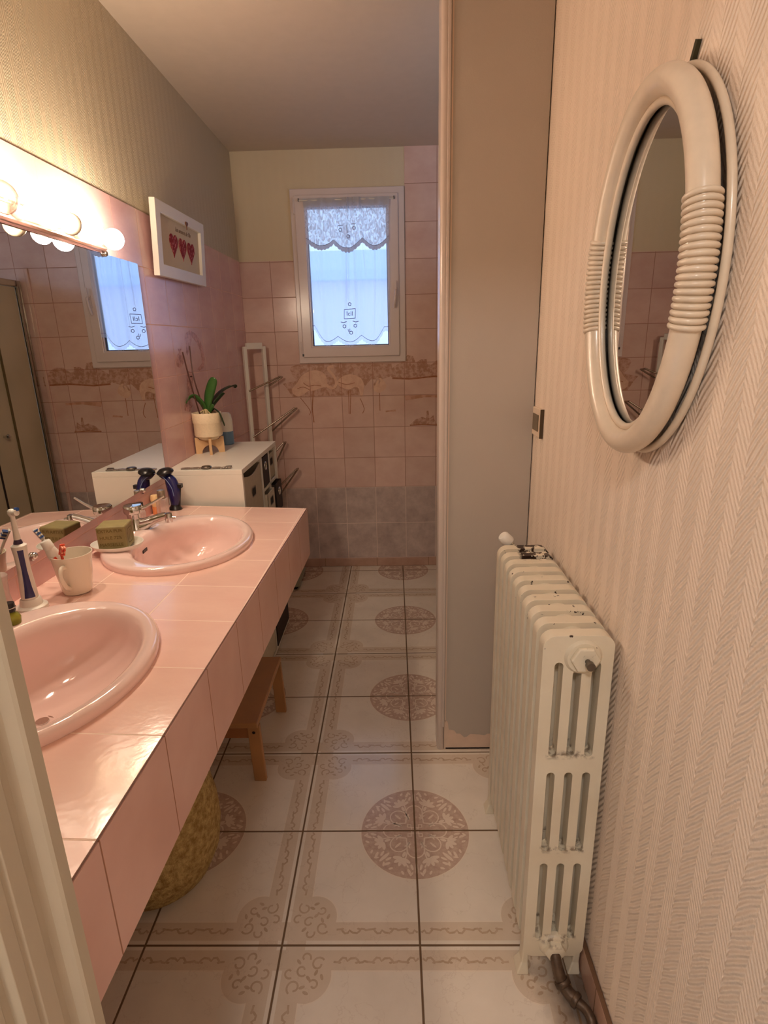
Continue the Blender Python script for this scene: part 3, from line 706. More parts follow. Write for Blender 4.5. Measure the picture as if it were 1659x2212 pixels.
b = MB(); b.ribbon(rrect(-.022, .020, .014, .056, .012), .003, lambda y, z: (.0403, y, z), 0, True); b.ribbon([(-.008, .022), (-.008, .048), (.006, .048), (.006, .022)], .003, lambda y, z: (.0403, y, z)); b.build('stamped_seal', M_soapd, s, local=True, weld=False)

# mug with brushes and paste
M_mug = plain('cream china', rgb(238, 226, 208), .18, coat=.3)
mz = zt(-.782, 1.262) + .0005
mg = thing('china_mug', 'cream china mug holding toothbrushes beside the electric toothbrush', 'mug', (-.780, 1.262, mz))
b = MB(); b.lathe((-.780, 1.262, mz), [(.0, .0), (.028, .0), (.0315, .002), (.034, .012), (.0385, .044), (.0425, .078), (.0460, .0975), (.0463, .100), (.0440, .100), (.040, .077), (.036, .045), (.031, .008), (.0, .006)], 40); b.build('mug_body', M_mug, mg)
dx, dy = .10, -.99
def mh(r, z): return (-.780 + dx * r, 1.262 + dy * r, mz + z)
b = MB(); b.tube(smooth([mh(.040, .078), mh(.058, .081), mh(.066, .070), mh(.063, .052), mh(.051, .032), mh(.036, .022)], 5), .0062, 12, flat=.75); b.build('mug_handle', M_mug, mg)
def brush(name, label, p0, p1, hd, hmat, bmat, n, rr=.0035, hl=.024):
    t = thing(name, label, 'toothbrush', p0)
    p0, p1, hd = Vector(p0), Vector(p1), Vector(hd)
    b = MB(); mid = p0.lerp(p1, .5); b.tube(smooth([tuple(p0), tuple(mid), tuple(p1)], 4), [rr * 1.5] * 3 + [rr] * 6, 8); b.build('brush_handle', hmat, t)
    d = hd.normalized(); side = Vector((.75, -.66, 0)); up = d.cross(side).normalized()
    side = (side - d * side.dot(d)).normalized()
    b = MB(); b.obox(p1 + d * hl / 2, d, up, side, hl / 2 + .003, .0055, .0022); b.build('brush_head', hmat, t, bevel=.0015)
    b = MB()
    for i in range(n):
        for j in (-1, 1):
            c = p1 + d * (hl * (i + .5) / n) + up * .0026 * j + side * .0075
            b.obox(c, d, up, side, hl / n * .36, .0019, .0055, (i + 0) % 2)
    b.build('bristles', bmat, t)
    return t
M_blue = plain('blue plastic', rgb(38, 84, 156), .35); M_navy = plain('navy plastic', rgb(24, 26, 92), .22, coat=.4); M_red = plain('coral plastic', rgb(222, 80, 52), .35)
brush('toothbrush', 'white toothbrush with blue and white bristles leaning out of the mug', (-.765, 1.268, mz + .012), (-.842, 1.262, mz + .138), (-.55, .0, .84), M_white, [M_blue, M_white], 5)
brush('toothbrush', 'short coral toothbrush standing at the middle of the mug', (-.790, 1.252, mz + .012), (-.781, 1.226, mz + .112), (.30, -.05, .9), M_red, [M_red, plain('pale coral bristles', rgb(240, 150, 120), .5)], 4, .0032, .022)
tpst = thing('toothpaste_tube', 'white toothpaste tube with red and black print, cap up in the mug', 'toothpaste', (-.786, 1.245, mz + .02))
p0, p1 = Vector((-.782, 1.246, mz + .035)), Vector((-.812, 1.236, mz + .121)); d = (p1 - p0).normalized()
b = MB(); b.tube([p0, p0.lerp(p1, .5), p0.lerp(p1, .85), p1], [.0150, .0155, .0155, .0125], 20, flat=.75); tb = b.build('tube_body', M_white, tpst)
b = MB(); b.tube([p1, p1 + d * .004, p1 + d * .019, p1 + d * .021], [.0115, .0122, .0112, .0095], 20); b.build('tube_cap', M_white, tpst)
sd = d.cross(Vector((.5, -.86, 0))).normalized(); nn = sd.cross(d).normalized()
if nn.y > 0: nn = -nn
b = MB(); c = p0.lerp(p1, .62) + nn * .0125; b.obox(c, d, sd, nn, .014, .0032, .0012, 0); b.obox(p0.lerp(p1, .30) + nn * .0122 - sd * .003, d, sd, nn, .006, .006, .0012, 1)
b.build('printed_logo', [M_red, plain('dark green print', rgb(40, 56, 36), .5)], tpst)

# electric toothbrush on its charger
ex, ey = -.826, 1.155; ez = zt(ex, ey) + .0003
et = thing('electric_toothbrush', 'white electric toothbrush with navy stripe standing on its charger', 'toothbrush', (ex, ey, ez))
b = MB(); b.lathe((ex, ey, ez), [(.0, 0), (.030, 0), (.032, .003), (.031, .010), (.0275, .0125), (.0225, .0135), (.0205, .026), (.0185, .029), (.0, .029)], 36, sy=1.0, sx=1.05); b.build('charger_base', M_white, et)
b = MB(); b.lathe((ex, ey, ez + .028), [(.0165, 0), (.0172, .004), (.0158, .03), (.0135, .07), (.0138, .105), (.0155, .122), (.0155, .126), (.010, .130), (.0, .130)], 32); b.build('brush_handle', M_white, et)
an = math.atan2(-.80, .60); vs = []; fs = []; PR = [(.0176, .006, .62), (.0163, .03, .46), (.0141, .07, .36), (.0143, .105, .38), (.0152, .118, .40)]
for r, h, w in PR:
    for q in range(7): a = an + w * (q / 6 * 2 - 1); vs.append((ex + (r + .0003) * math.cos(a), ey + (r + .0003) * math.sin(a), ez + .028 + h))
for i in range(4):
    for q in range(6): fs.append((i * 7 + q, i * 7 + q + 1, i * 7 + q + 8, i * 7 + q + 7))
b = MB(); b.add(vs, fs, 0, True); b.build('grip_stripe', M_navy, et, weld=False)
b = MB(); b.lathe((ex, ey, ez + .157), [(.0095, 0), (.009, .004), (.0065, .011), (.006, .013)], 20); b.build('handle_neck', plain('plum ring', rgb(64, 40, 72), .4), et)
b = MB(); b.lathe((ex, ey, ez + .168), [(.0072, 0), (.0066, .003), (.0070, .004), (.0066, .007), (.0056, .02), (.0048, .050), (.0055, .056)], 20); b.lathe((ex, ey, ez + .228), [(.0, -.0085), (.0055, -.007), (.0083, -.001), (.0075, .005), (.004, .0085), (.0, .009)], 20); b.build('brush_head', M_white, et)
b = MB(); b.tube([(ex + .006, ey - .003, ez + .228), (ex + .0155, ey - .006, ez + .230)], .0066, 14, 0); b.tube([(ex + .010, ey + .000, ez + .236), (ex + .017, ey - .003, ez + .237)], .004, 10, 1); b.build('bristles', [M_white, M_blue], et)

# scent bottle and tall clear bottle beside the door frame
k = N('clear plastic'); tr = k.n('ShaderNodeBsdfTransparent', Color=(.97, .94, .93, 1)); gl = k.n('ShaderNodeBsdfPrincipled'); gl.inputs['Base Color'].default_value = rgb(236, 220, 214); gl.inputs['Roughness'].default_value = .08
lw = k.n('ShaderNodeLayerWeight', Blend=.3); mx = k.n('ShaderNodeMixShader'); k.set(mx.inputs[0], k.math('ADD', .28, k.math('MULTIPLY', lw.outputs['Facing'], .6), clamp=True))
k.t.links.new(tr.outputs[0], mx.inputs[1]); k.t.links.new(gl.outputs[0], mx.inputs[2]); k.t.links.new(mx.outputs[0], k.out.inputs[0]); M_clear = k.m
k = N('green liquid glass'); k.bsdf(Base_Color=rgb(176, 176, 62), Roughness=.06, Transmission_Weight=.55, IOR=1.4); M_green = k.m
gz = zt(-.795, 1.045) + .0003
g = thing('scent_bottle', 'little olive green glass scent bottle with black cap beside the door frame', 'bottle', (-.795, 1.045, gz))
b = MB(); b.lathe((-.795, 1.045, gz), [(.0, 0), (.0075, 0), (.011, .004), (.016, .022), (.017, .034), (.013, .042), (.0065, .045), (.0065, .048)], 28); b.build('bottle_body', M_green, g)
b = MB(); b.lathe((-.795, 1.045, gz + .0475), [(.0100, 0), (.0105, .001), (.0105, .018), (.0095, .019), (.0, .019)], 24); cp = b.build('bottle_cap', M_black, g)
b = MB(); b.tube([(-.795 + .0108 * math.cos(a), 1.045 + .0108 * math.sin(a), gz + .056) for a in [2 * PI * i / 20 for i in range(20)]], .0011, 6, closed=True); b.build('cap_ring', M_chrome, cp)
hz = zt(-.845, 1.095) + .0003
g = thing('clear_bottle', 'tall clear plastic bottle behind the olive scent bottle', 'bottle', (-.845, 1.095, hz))
b = MB(); b.lathe((-.845, 1.095, hz), [(.0, 0), (.018, 0), (.020, .003), (.0195, .04), (.0165, .06), (.017, .085), (.019, .10)], 28); b.build('bottle_body', M_clear, g)
b = MB(); b.lathe((-.845, 1.095, hz + .10), [(.0195, 0), (.0198, .004), (.018, .006), (.0, .006)], 24); b.build('bottle_lid', M_clear, g)
b = MB(); b.tube([(-.845 + .020, 1.09, hz + .035), (-.845 + .0225, 1.083, hz + .035)], .006, 12); b.build('bottle_label', plain('purple dot', rgb(92, 40, 96), .4), g)

# bottles and shaver behind the far basin
def bottle(label, x, y, prof, mats, cap, z=None, name='toiletry_bottle', parts=('bottle_body', 'bottle_cap'), square=False):
    z = zt(x, y) + .0003; t = thing(name, label, 'bottle', (x, y, z), 'toiletries at the far end of the counter')
    n = 4 if square else 28
    b = MB(); b.lathe((x, y, z), prof, n if not square else 28); b.build(parts[0], mats[0], t)
    b = MB(); b.lathe((x, y, z + prof[-1][1]), cap, 28); b.build(parts[1], mats[1], t); return t
bottle('small clear bottle with a black cap behind the tap lever', -.872, 1.842, [(.0, 0), (.015, 0), (.017, .002), (.017, .044), (.013, .051), (.011, .052)], [M_clear, M_black], [(.0125, 0), (.013, .001), (.013, .023), (.012, .0245), (.0, .0245)])
bottle('small orange deodorant stick with a cream domed cap between glass bottles', -.874, 1.975, [(.0, 0), (.0125, 0), (.0135, .002), (.0135, .028), (.0125, .03)], [plain('orange plastic', rgb(232, 150, 96), .35), plain('cream cap', rgb(250, 214, 160), .35)], [(.0135, 0), (.0155, .012), (.017, .030), (.014, .041), (.0, .044)])
pz = zt(-.845, 1.965) + .0003
t = thing('perfume_bottle', 'square clear perfume bottle with grey cylindrical cap beside the blue shaver', 'bottle', (-.845, 1.965, pz), 'toiletries at the far end of the counter')
b = MB(); b.box(-.863, -.827, 1.950, 1.980, pz, pz + .062); b.build('bottle_body', M_clear, t, bevel=.003)
b = MB(); b.lathe((-.845, 1.965, pz + .0615), [(.0135, 0), (.0142, .001), (.0142, .030), (.013, .0315), (.0, .0315)], 28); b.build('bottle_cap', plain('grey cap', rgb(150, 136, 120), .3, .6), t)
sx, sy = -.805, 2.045; sz = zt(sx, sy)
t = thing('electric_shaver', 'navy blue electric shaver with black triple head in its stand', 'shaver', (sx, sy, sz))
b = MB(); b.tube(smooth([(-.834, sy, sz + .010), (-.829, sy, sz + .040), (-.829, sy, sz + .078), (-.836, sy, sz + .112), (-.849, sy, sz + .136)], 5), [.0135, .014, .015, .0165, .018, .0195, .021, .0225, .0235, .024, .0245, .0245, .024, .0235, .023, .022, .020, .018, .015, .011, .008], 18, flat=.85); b.build('shaver_body', M_navy, t)
b = MB(); b.tube([(-.848, sy, sz + .130), (-.864, sy - .002, sz + .136), (-.884, sy - .004, sz + .142)], [.016, .013, .002], 14, flat=1.2); b.build('shaver_trimmer', M_navy, t)
q = Vector((-.12, -.10, 1)).normalized()
b = MB(); b.lathe((-.850, sy, sz + .133), [(.012, 0), (.024, .005), (.0305, .012), (.0295, .018), (.020, .026), (.0, .029)], 30, axis=q, sy=1.0); b.build('shaver_head', M_black, t)
b = MB(); b.tube(smooth([(-.872, sy - .014, sz + .140), (-.846, sy - .0205, sz + .122), (-.828, sy - .0215, sz + .09), (-.824, sy - .0195, sz + .058)], 5), .0016, 6); b.build('shaver_accent', plain('silver blue line', rgb(140, 160, 220), .2, .4), t)
b = MB(); b.lathe((-.832, sy, sz + .0003), [(.0, 0), (.024, 0), (.026, .003), (.022, .010), (.016, .017), (.015, .022)], 28, sy=.85); b.tube([(-.816, sy, sz + .012), (-.804, sy, sz + .090)], .0045, 8); b.box(-.812, -.796, sy - .010, sy + .010, sz + .085, sz + .100); b.build('shaver_stand', M_black, t, bevel=.001)

# ------------------------------------------------------------------ LARGE WALL MIRROR, CLIPS, BULB BAR
k = N('silvered mirror'); k.bsdf(Base_Color=(.80, .80, .78, 1), Metallic=1., Roughness=.005); M_mirror = k.m
mi = thing('vanity_mirror', 'large frameless rectangular mirror on the left wall above the counter', 'mirror', (XL, 1.3, .98))
MB().box(XL + .0006, XL + .0056, YN + .02, 2.132, .980, 1.7395).build('mirror_glass', M_mirror, mi)
MB().box(XL + .0002, XL + .0058, 2.132, 2.1345, .980, 1.7395).build('mirror_edge', plain('mirror edge', rgb(150, 128, 118), .3), mi)
for y, z in ((1.895, 1.740), (1.914, .979), (1.281, .979)):
    s_ = 1 if z > 1.2 else -1
    b = MB(); b.lathe((XL + .0056, y, z), [(.008, 0), (.009, .002), (.0085, .006), (.005, .010), (.0, .0108)], 18, axis=(1, 0, 0)); b.box(XL, XL + .006, y - .006, y + .006, min(z, z + s_ * .012), max(z, z + s_ * .012)); b.build('mirror_clip', M_chrome, mi)

def emis(name, col, s):
    k = N(name); e = k.n('ShaderNodeEmission', Color=col, Strength=s); k.t.links.new(e.outputs[0], k.out.inputs[0]); return k.m
WARM = (1.0, .80, .60, 1)
M_lit = emis('lit bulb glass', WARM, 84.); M_lit2 = emis('lit bulb glass, dimmer', (1., .74, .46, 1), 62.)
M_litn = emis('lit bulb glass, stronger', WARM, 92.)
M_milk = plain('unlit opal bulb', rgb(250, 236, 210), .15, coat=.4)
bar = thing('bulb_bar', 'chrome light bar with pink tile reflection in its colour and globe sockets above the vanity mirror', 'light', (XL, 1.4, 1.76))
b = MB(); pf = [(XL + .0002, 1.7425), (XL + .024, 1.7425), (XL + .030, 1.747), (XL + .030, 1.752), (XL + .026, 1.755), (XL + .026, 1.778), (XL + .030, 1.781), (XL + .030, 1.786), (XL + .024, 1.790), (XL + .0002, 1.790)]
b.extr([pf], lambda x, z: (x, .86, z), lambda x, z: (x, 1.868, z)); b.build('bar_body', plain('rosy brushed chrome', rgb(206, 158, 146), .22, .85), bar, bevel=.001)  # pink tile reflection is put into the chrome's base colour
BULBS = [(1.808, 'lit', .029), (1.697, 'lit2', .027), (1.580, 'milk', .027), (1.440, 'lit', .028), (1.300, 'clear', .034), (1.170, 'litn', .028), (1.05, 'milk', .028), (.93, 'milk', .028)]
lab = {1.808: 'lit globe bulb at the far end of the light bar, next to the picture', 1.697: 'warm dimmer lit globe bulb, second from the far end of the bar', 1.580: 'unlit milky globe bulb between two lit bulbs on the bar',
       1.440: 'very bright elongated bulb between the clear and the milky bulb', 1.300: 'large clear unlit globe bulb, beyond the brightest bulb towards the door', 1.170: 'lit globe bulb just past the clear one towards the door', 1.05: 'unlit milky bulb second from the bar end by the door', .93: 'unlit milky bulb at the bar end by the door'}
k = N('clear bulb glass'); tr = k.n('ShaderNodeBsdfTransparent', Color=(1, .97, .93, 1)); gl = k.n('ShaderNodeBsdfGlossy', Roughness=.02, Color=(1, .95, .88, 1)); fr = k.n('ShaderNodeLayerWeight', Blend=.45); mx = k.n('ShaderNodeMixShader')
k.set(mx.inputs[0], fr.outputs['Facing']); k.t.links.new(tr.outputs[0], mx.inputs[1]); k.t.links.new(gl.outputs[0], mx.inputs[2]); k.t.links.new(mx.outputs[0], k.out.inputs[0]); M_bulbclear = k.m
for y, kind, r in BULBS:
    zc_ = 1.765
    b = MB(); b.lathe((XL + .026, y, zc_), [(.016, 0), (.0165, .004), (.0155, .014), (.013, .016)], 22, axis=(1, 0, 0)); b.build('bulb_socket', M_white, bar)
    t = thing('globe_bulb', lab[y], 'light bulb', (XL + .04, y, zc_), 'bulbs on the light bar')
    xc = XL + .042 + .008 + r
    if kind == 'lit' and y == 1.44:
        pf = [(.0115, .0), (.0125, .008), (.018, .020), (.0255, .038), (.027, .052), (.024, .066), (.015, .078), (.0, .083)]
    else:
        pf = [(.0115, .0), (.0118, .005)] + [(r * math.sin(a), .009 + r - r * math.cos(a)) for a in [math.radians(d) for d in (26, 38, 52, 66, 80, 95, 110, 125, 140, 153, 166, 180)]]
    b = MB(); b.lathe((XL + .0415, y, zc_), pf, 32, axis=(1, 0, 0)); b.build('bulb_glass', {'lit': M_lit, 'lit2': M_lit2, 'litn': M_litn, 'milk': M_milk, 'clear': M_bulbclear}[kind], t)
    if kind == 'clear':
        b = MB(); b.tube([(XL + .044, y, zc_), (XL + .062, y, zc_)], [.006, .0025], 10); b.tube([(XL + .062, y - .006, zc_), (XL + .070, y, zc_ + .002), (XL + .062, y + .006, zc_)], .0006, 5); b.build('bulb_filament', M_steel, t)

# fill lamp added in the unseen hallway, for the light from behind the camera
hl = thing('hall_fill_lamp', 'round frosted fill lamp added on the unseen hallway ceiling in front of the door', 'light', (-.2, -.7, ZC))
b = MB(); b.lathe((-.2, -.7, ZC), [(.16, 0), (.16, -.02), (.15, -.045), (.10, -.07), (.0, -.08)], 36); b.build('lamp_shade', emis('hall fill glow', (1., .94, .88, 1), 34.), hl)

# ------------------------------------------------------------------ PICTURE WITH THREE HEARTS
pic = thing('framed_picture', 'white framed picture of three red hearts on the left wall', 'picture', (-.8835, 2.262, 1.716))
U = Vector((0, 1, .014)).normalized()                   # along the picture
tilt = math.radians(3.2)
Wn = Vector((1, 0, 0))
V = (Vector((0, 0, 1)) * math.cos(tilt) + Wn * math.sin(tilt)); Nn = (Wn * math.cos(tilt) - Vector((0, 0, 1)) * math.sin(tilt))
def PP(u, v, n): return tuple(U * u + V * v + Nn * n)
PW, PH = .553, .262
b = MB(); b.extr([[(0, 0), (PW, 0), (PW, PH), (0, PH)], [(.046, .044), (PW - .046, .044), (PW - .046, PH - .042), (.046, PH - .042)]], lambda u, v: PP(u, v, .0), lambda u, v: PP(u, v, .022)); b.build('picture_frame', M_white, pic, bevel=.0015, local=True)
b = MB(); b.extr([[(.040, .038), (PW - .040, .038), (PW - .040, PH - .036), (.040, PH - .036)]], lambda u, v: PP(u, v, .006), lambda u, v: PP(u, v, .009)); b.build('picture_backing', plain('linen card', rgb(214, 198, 172), .8, var=.02), pic, local=True)
def heart(cu, cv, w, h, n=40):
    out = []
    for i in range(n):
        t = 2 * PI * i / n; x = 16 * math.sin(t) ** 3; y = 13 * math.cos(t) - 5 * math.cos(2 * t) - 2 * math.cos(3 * t) - math.cos(4 * t)
        out.append((cu + x / 32 * w, cv + (y + 3) / 29 * h))
    return out
k = N('red patterned fabric'); p, x, y, z = k.pos(); chk = k.n('ShaderNodeTexChecker', Scale=75.); k.t.links.new(p, chk.inputs[0]); chk.inputs[1].default_value = rgb(150, 22, 34); chk.inputs[2].default_value = rgb(196, 110, 112)
k.bsdf(Base_Color=k.mix(k.ramp(k.noise(p, 60., 2), .48, .56), rgb(140, 14, 28), chk.outputs[0]), Roughness=.8); M_heart = k.m
for i, cu in enumerate((.196, .298, .398)):
    b = MB(); b.extr([heart(cu, .124 - .003 * i, .088, .086)], lambda u, v: PP(u, v, .0092), lambda u, v: PP(u, v, .0115)); b.build('fabric_heart', M_heart, pic, local=True)
RM = Matrix((U, V, Nn)).transposed().to_4x4()
text_mesh('handwritten_line', 'Les amours de l\'île', .024, plain('brown ink', rgb(120, 88, 58), .7), pic, Matrix.Translation(PP(.315, .192, .0094)) @ RM, .0002, .35)
b = MB(); b.extr([heart(.322, .224, .026, .020, 24)], lambda u, v: PP(u, v, .0222), lambda u, v: PP(u, v, .026)); b.obox(PP(.322, .216, .024), U, V, Nn, .002, .012, .0015); b.build('wooden_clip', plain('brown wood clip', rgb(112, 66, 40), .6), pic, local=True)
b = MB(); b.tube([PP(PW * .5, PH - .03, -.0005), (-.0085, PW * .5 - .02, PH + .004)], .0012, 6); b.build('hanging_wire', M_steel, pic, local=True)

# ------------------------------------------------------------------ STORAGE UNIT AND ITS BINS
XC = -.592; CY0, CYM, CY1, CZ = 2.138, 2.468, 2.797, .998
cab = thing('cube_shelf_unit', 'white cube shelving unit between the counter and the back wall', 'shelf', ((XL + XC) / 2, 2.47, 0))
T_ = .018
b = MB(); b.box(XL + .001, XC, CY0, CY1, CZ - .020, CZ); b.build('top_panel', M_white, cab, bevel=.0015)
b = MB(); b.box(XL + .001, XC, CY0, CY0 + T_, 0, CZ - .020); b.build('side_panel', M_white, cab, bevel=.001)
b = MB(); b.box(XL + .001, XC, CY1 - T_, CY1, 0, CZ - .020); b.build('side_panel', M_white, cab, bevel=.001)
b = MB(); b.box(XL + .001, XC, CYM - .008, CYM + .008, .03, CZ - .02); b.build('divider', M_white, cab)
for z in (.03, .345, .665):
    b = MB(); b.box(XL + .001, XC, CY0 + T_, CY1 - T_, z - .016, z); b.build('shelf_board', M_white, cab)
b = MB(); b.box(XL + .001, XC - .002, 2.622, 2.636, .665, CZ - .02); b.build('divider', M_white, cab)
b = MB(); b.box(XL + .001, XC - .002, CYM + .008, CY1 - T_, .818, .830); b.build('shelf_board', M_white, cab)
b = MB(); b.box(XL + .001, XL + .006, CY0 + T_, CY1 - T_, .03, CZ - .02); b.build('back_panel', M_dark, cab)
M_canvas = plain('pale canvas', rgb(190, 176, 156), .85, var=.05, scale=60, bumps=.15, bscale=700)
M_greybin = plain('dark brown fabric', rgb(62, 48, 46), .85, var=.08, scale=60, bumps=.15, bscale=700)
M_lightbin = plain('light canvas', rgb(214, 202, 184), .85, var=.05, scale=60)
M_inside = plain('bin inside', rgb(34, 28, 26), .9)
def bin_(label, y0, y1, z0, z1, mat, xfr, grip='slot', sag=0.):
    t = thing('storage_bin', label, 'storage bin', ((XL + xfr) / 2, (y0 + y1) / 2, z0), 'fabric bins in the cube shelf')
    b = MB(); w = .004; xb = XL + .02
    n = 9; top = [(y0 + (y1 - y0) * i / (n - 1), z1 - sag * math.sin(PI * i / (n - 1)) ** 1.2) for i in range(n)]
    loop = [(y0, z0), (y1, z0)] + top[::-1]
    b.extr([loop], lambda y, z: (xfr, y, z), lambda y, z: (xfr - w, y, z))
    b.box(xb, xfr, y0, y0 + w, z0, z1); b.box(xb, xfr, y1 - w, y1, z0, z1); b.box(xb, xb + w, y0, y1, z0, z1); b.box(xb, xfr, y0, y1, z0, z0 + w)
    body = b.build('bin_body', mat, t, bevel=.001)
    yc, zc = (y0 + y1) / 2, z1 - (z1 - z0) * .32
    b = MB()
    if grip == 'slot':
        b.extr([rrect(yc - .028, yc + .028, zc - .016, zc + .016, .006)], lambda y, z: (xfr + .0015, y, z), lambda y, z: (xfr + .0005, y, z), 0)
        b.build('grip_hole', M_inside, body)
        b = MB(); b.ribbon(rrect(yc - .030, yc + .030, zc - .018, zc + .018, .007), .005, lambda y, z: (xfr + .002, y, z), 0, True); b.build('grip_rim', M_steel, t, weld=False)
    else:
        b.tube([(xfr + .0015, yc + .017 * math.cos(a), zc + .017 * math.sin(a)) for a in [2 * PI * i / 24 for i in range(24)]], .0035, 8, closed=True); b.build('metal_eyelet', M_chrome, t)
        b = MB(); b.lathe((xfr, yc, zc), [(.014, 0), (.014, .001)], 24, axis=(1, 0, 0)); b.build('eyelet_hole', M_inside, body)
    return t
bin_('wide pale canvas bin with sagging rim, top row next to the counter', CY0 + .021, CYM - .012, .668, .962, M_canvas, XC - .004, sag=.022)
bin_('small dark brown bin with eyelet, high behind the wide pale bin', CYM + .011, 2.620, .832, .970, M_greybin, XC - .004, 'ring')
bin_('small light canvas bin high by the back wall end of the shelf', 2.638, CY1 - .021, .832, .955, M_canvas, XC - .010, 'slot')
bin_('small light bin pulled out a little under the small dark brown one', CYM + .011, 2.620, .668, .806, M_lightbin, XC + .014, 'slot')
bin_('small dark brown bin pulled farthest out under the small light canvas bin', 2.638, CY1 - .021, .668, .812, M_greybin, XC + .018, 'ring')
bin_('pale canvas bin low in the shelf, seen under the counter', CY0 + .021, CYM - .012, .033, .30, M_lightbin, XC - .002)
bin_('large dark bin at the bottom of the shelf past the stool', CYM + .011, CY1 - .021, .033, .30, M_greybin, XC + .004, 'ring')
bin_('pale canvas bin in the middle row hidden behind the counter', CY0 + .021, CYM - .012, .348, .62, M_canvas, XC - .004)
bin_('dark brown bin in the middle row above the large dark bin', CYM + .011, CY1 - .021, .348, .62, M_greybin, XC - .004, 'ring')

# watch, orchid and freshener on the shelf unit
M_silver = plain('brushed silver', rgb(176, 164, 156), .3, .8)
w = thing('wrist_watch', 'steel bracelet watch with dark dial lying on the white shelf top', 'watch', (-.735, 2.165, CZ))
b = MB(); b.lathe((-.738, 2.168, CZ + .0005), [(.0, 0), (.017, 0), (.0195, .003), (.0195, .008), (.017, .0105), (.0, .0105)], 30); cs = b.build('watch_case', M_steel, w)
b = MB(); b.lathe((-.738, 2.168, CZ + .011), [(.0155, 0), (.0155, .0006), (.0, .0008)], 28); b.build('watch_dial', M_black, cs)
for s_ in (-1, 1):
    b = MB()
    for i in range(13):
        x = -.738 + s_ * (.021 + .0062 * i); b.box(x - .0027, x + .0027, 2.159 - .0003 * i, 2.177 - .0003 * i, CZ + .0005 + .002 * abs(math.sin(i * .5)), CZ + .005 + .0015 * abs(math.sin(i * .5)))
    b.build('watch_strap', M_silver, w, bevel=.0006)
b = MB(); b.obox((-.652, 2.172, CZ + .005), (1, .1, 0), (0, 1, 0), (0, 0, 1), .011, .009, .004); b.build('watch_clasp', M_steel, w, bevel=.001)

px, py = -.828, 2.512
M_pot = plain('speckled cream ceramic', rgb(232, 212, 182), .5, var=.05, scale=150)
M_wood = plain('pale pine', rgb(214, 174, 130), .5, var=.08, scale=12)
ps = thing('plant_stand', 'small pale wooden cross stand under the cream orchid pot', 'plant stand', (px, py, CZ))
ang = math.radians(20)
for a in (ang, ang + PI / 2):
    c_, s_ = math.cos(a), math.sin(a)
    top = .072; prof_ = [(-.062, 0), (-.046, 0)] + [(-.034 + .034 * (1 - math.cos(q)) if False else -.036 * math.cos(q), .036 * math.sin(q)) for q in [PI * i / 10 for i in range(11)]] + [(.046, 0), (.062, 0), (.062, top), (.050, top), (.040, .060), (-.040, .060), (-.050, top), (-.062, top)]
    b = MB(); h_ = .0055
    b.extr([prof_], lambda u, v: (px + u * c_ - h_ * s_, py + u * s_ + h_ * c_, CZ + v), lambda u, v: (px + u * c_ + h_ * s_, py + u * s_ - h_ * c_, CZ + v)); b.build('stand_plank', M_wood, ps)
po = thing('orchid_pot', 'cream ceramic pot with raised collar holding the bare orchid', 'plant pot', (px, py, CZ + .06))
b = MB(); b.lathe((px, py, CZ + .0605), [(.0, 0), (.030, 0), (.040, .004), (.046, .012), (.0585, .018), (.0605, .024), (.0605, .072), (.0622, .075), (.0630, .078), (.0635, .118), (.0625, .120), (.0600, .120), (.0580, .106), (.0, .106)], 44); b.build('pot_body', M_pot, po)
b = MB(); b.lathe((px, py, CZ + .1665), [(.0, .004), (.035, .003), (.0595, 0)], 30); b.build('potting_bark', plain('bark chips', rgb(92, 60, 38), .9, var=.4, scale=150, bumps=1., bscale=90), po)
orc = thing('orchid', 'orchid with dark green strap leaves and two bare flower stems', 'plant', (px, py, CZ + .17))
M_leaf = plain('orchid leaf', rgb(52, 92, 40), .28, var=.12, scale=30); M_leafd = plain('dark orchid leaf', rgb(26, 48, 24), .3, var=.1)
M_stem = plain('bare stem', rgb(74, 40, 34), .5)
def leaf(pts, w, mat, flat=(0, 0, 1)):
    P_ = [Vector(q) for q in smooth(pts, 6)]; n = len(P_); vs = []; fs = []
    for i, c in enumerate(P_):
        t = (P_[min(i + 1, n - 1)] - P_[max(i - 1, 0)]).normalized(); s_ = t.cross(Vector(flat)).normalized(); up = s_.cross(t).normalized()
        f = i / (n - 1); ww = w * (.45 + .55 * min(1, f * 2.2)) * math.sqrt(max(0.0, 1 - max(0, (f - .55) / .45) ** 2.4)) + .0008
        for e in (-1, -.5, 0, .5, 1): vs.append(c + s_ * ww * e + up * .35 * ww * abs(e) ** 1.3)
    for i in range(n - 1):
        for e in range(4): a = i * 5 + e; fs.append((a, a + 1, a + 6, a + 5))
    b = MB(); b.add(vs, fs, 0, True); o = b.build('leaf', mat, orc, weld=False); o.modifiers.new('t', 'SOLIDIFY').thickness = .002
bz = CZ + .172
leaf([(px + .004, py, bz), (px + .012, py - .004, bz + .06), (px + .035, py - .01, bz + .12), (px + .056, py - .012, bz + .158)], .021, M_leaf, (.3, .9, .3))
leaf([(px + .006, py, bz), (px + .025, py + .03, bz + .05), (px + .055, py + .09, bz + .09), (px + .085, py + .15, bz + .108), (px + .094, py + .165, bz + .10)], .019, M_leafd, (.1, .5, 1))
leaf([(px, py, bz), (px - .012, py - .01, bz + .045), (px - .038, py - .03, bz + .078), (px - .055, py - .05, bz + .068), (px - .062, py - .065, bz + .056)], .018, M_leaf, (.1, .7, 1))
leaf([(px + .006, py + .004, bz), (px + .03, py + .02, bz + .035), (px + .06, py + .04, bz + .07), (px + .075, py + .05, bz + .085)], .017, M_leafd, (.1, .5, 1))
leaf([(px + .008, py, bz + .003), (px + .035, py - .008, bz + .024), (px + .058, py - .010, bz + .006), (px + .071, py - .012, bz - .03), (px + .078, py - .012, bz - .052)], .014, M_leafd, (.5, .3, 1))
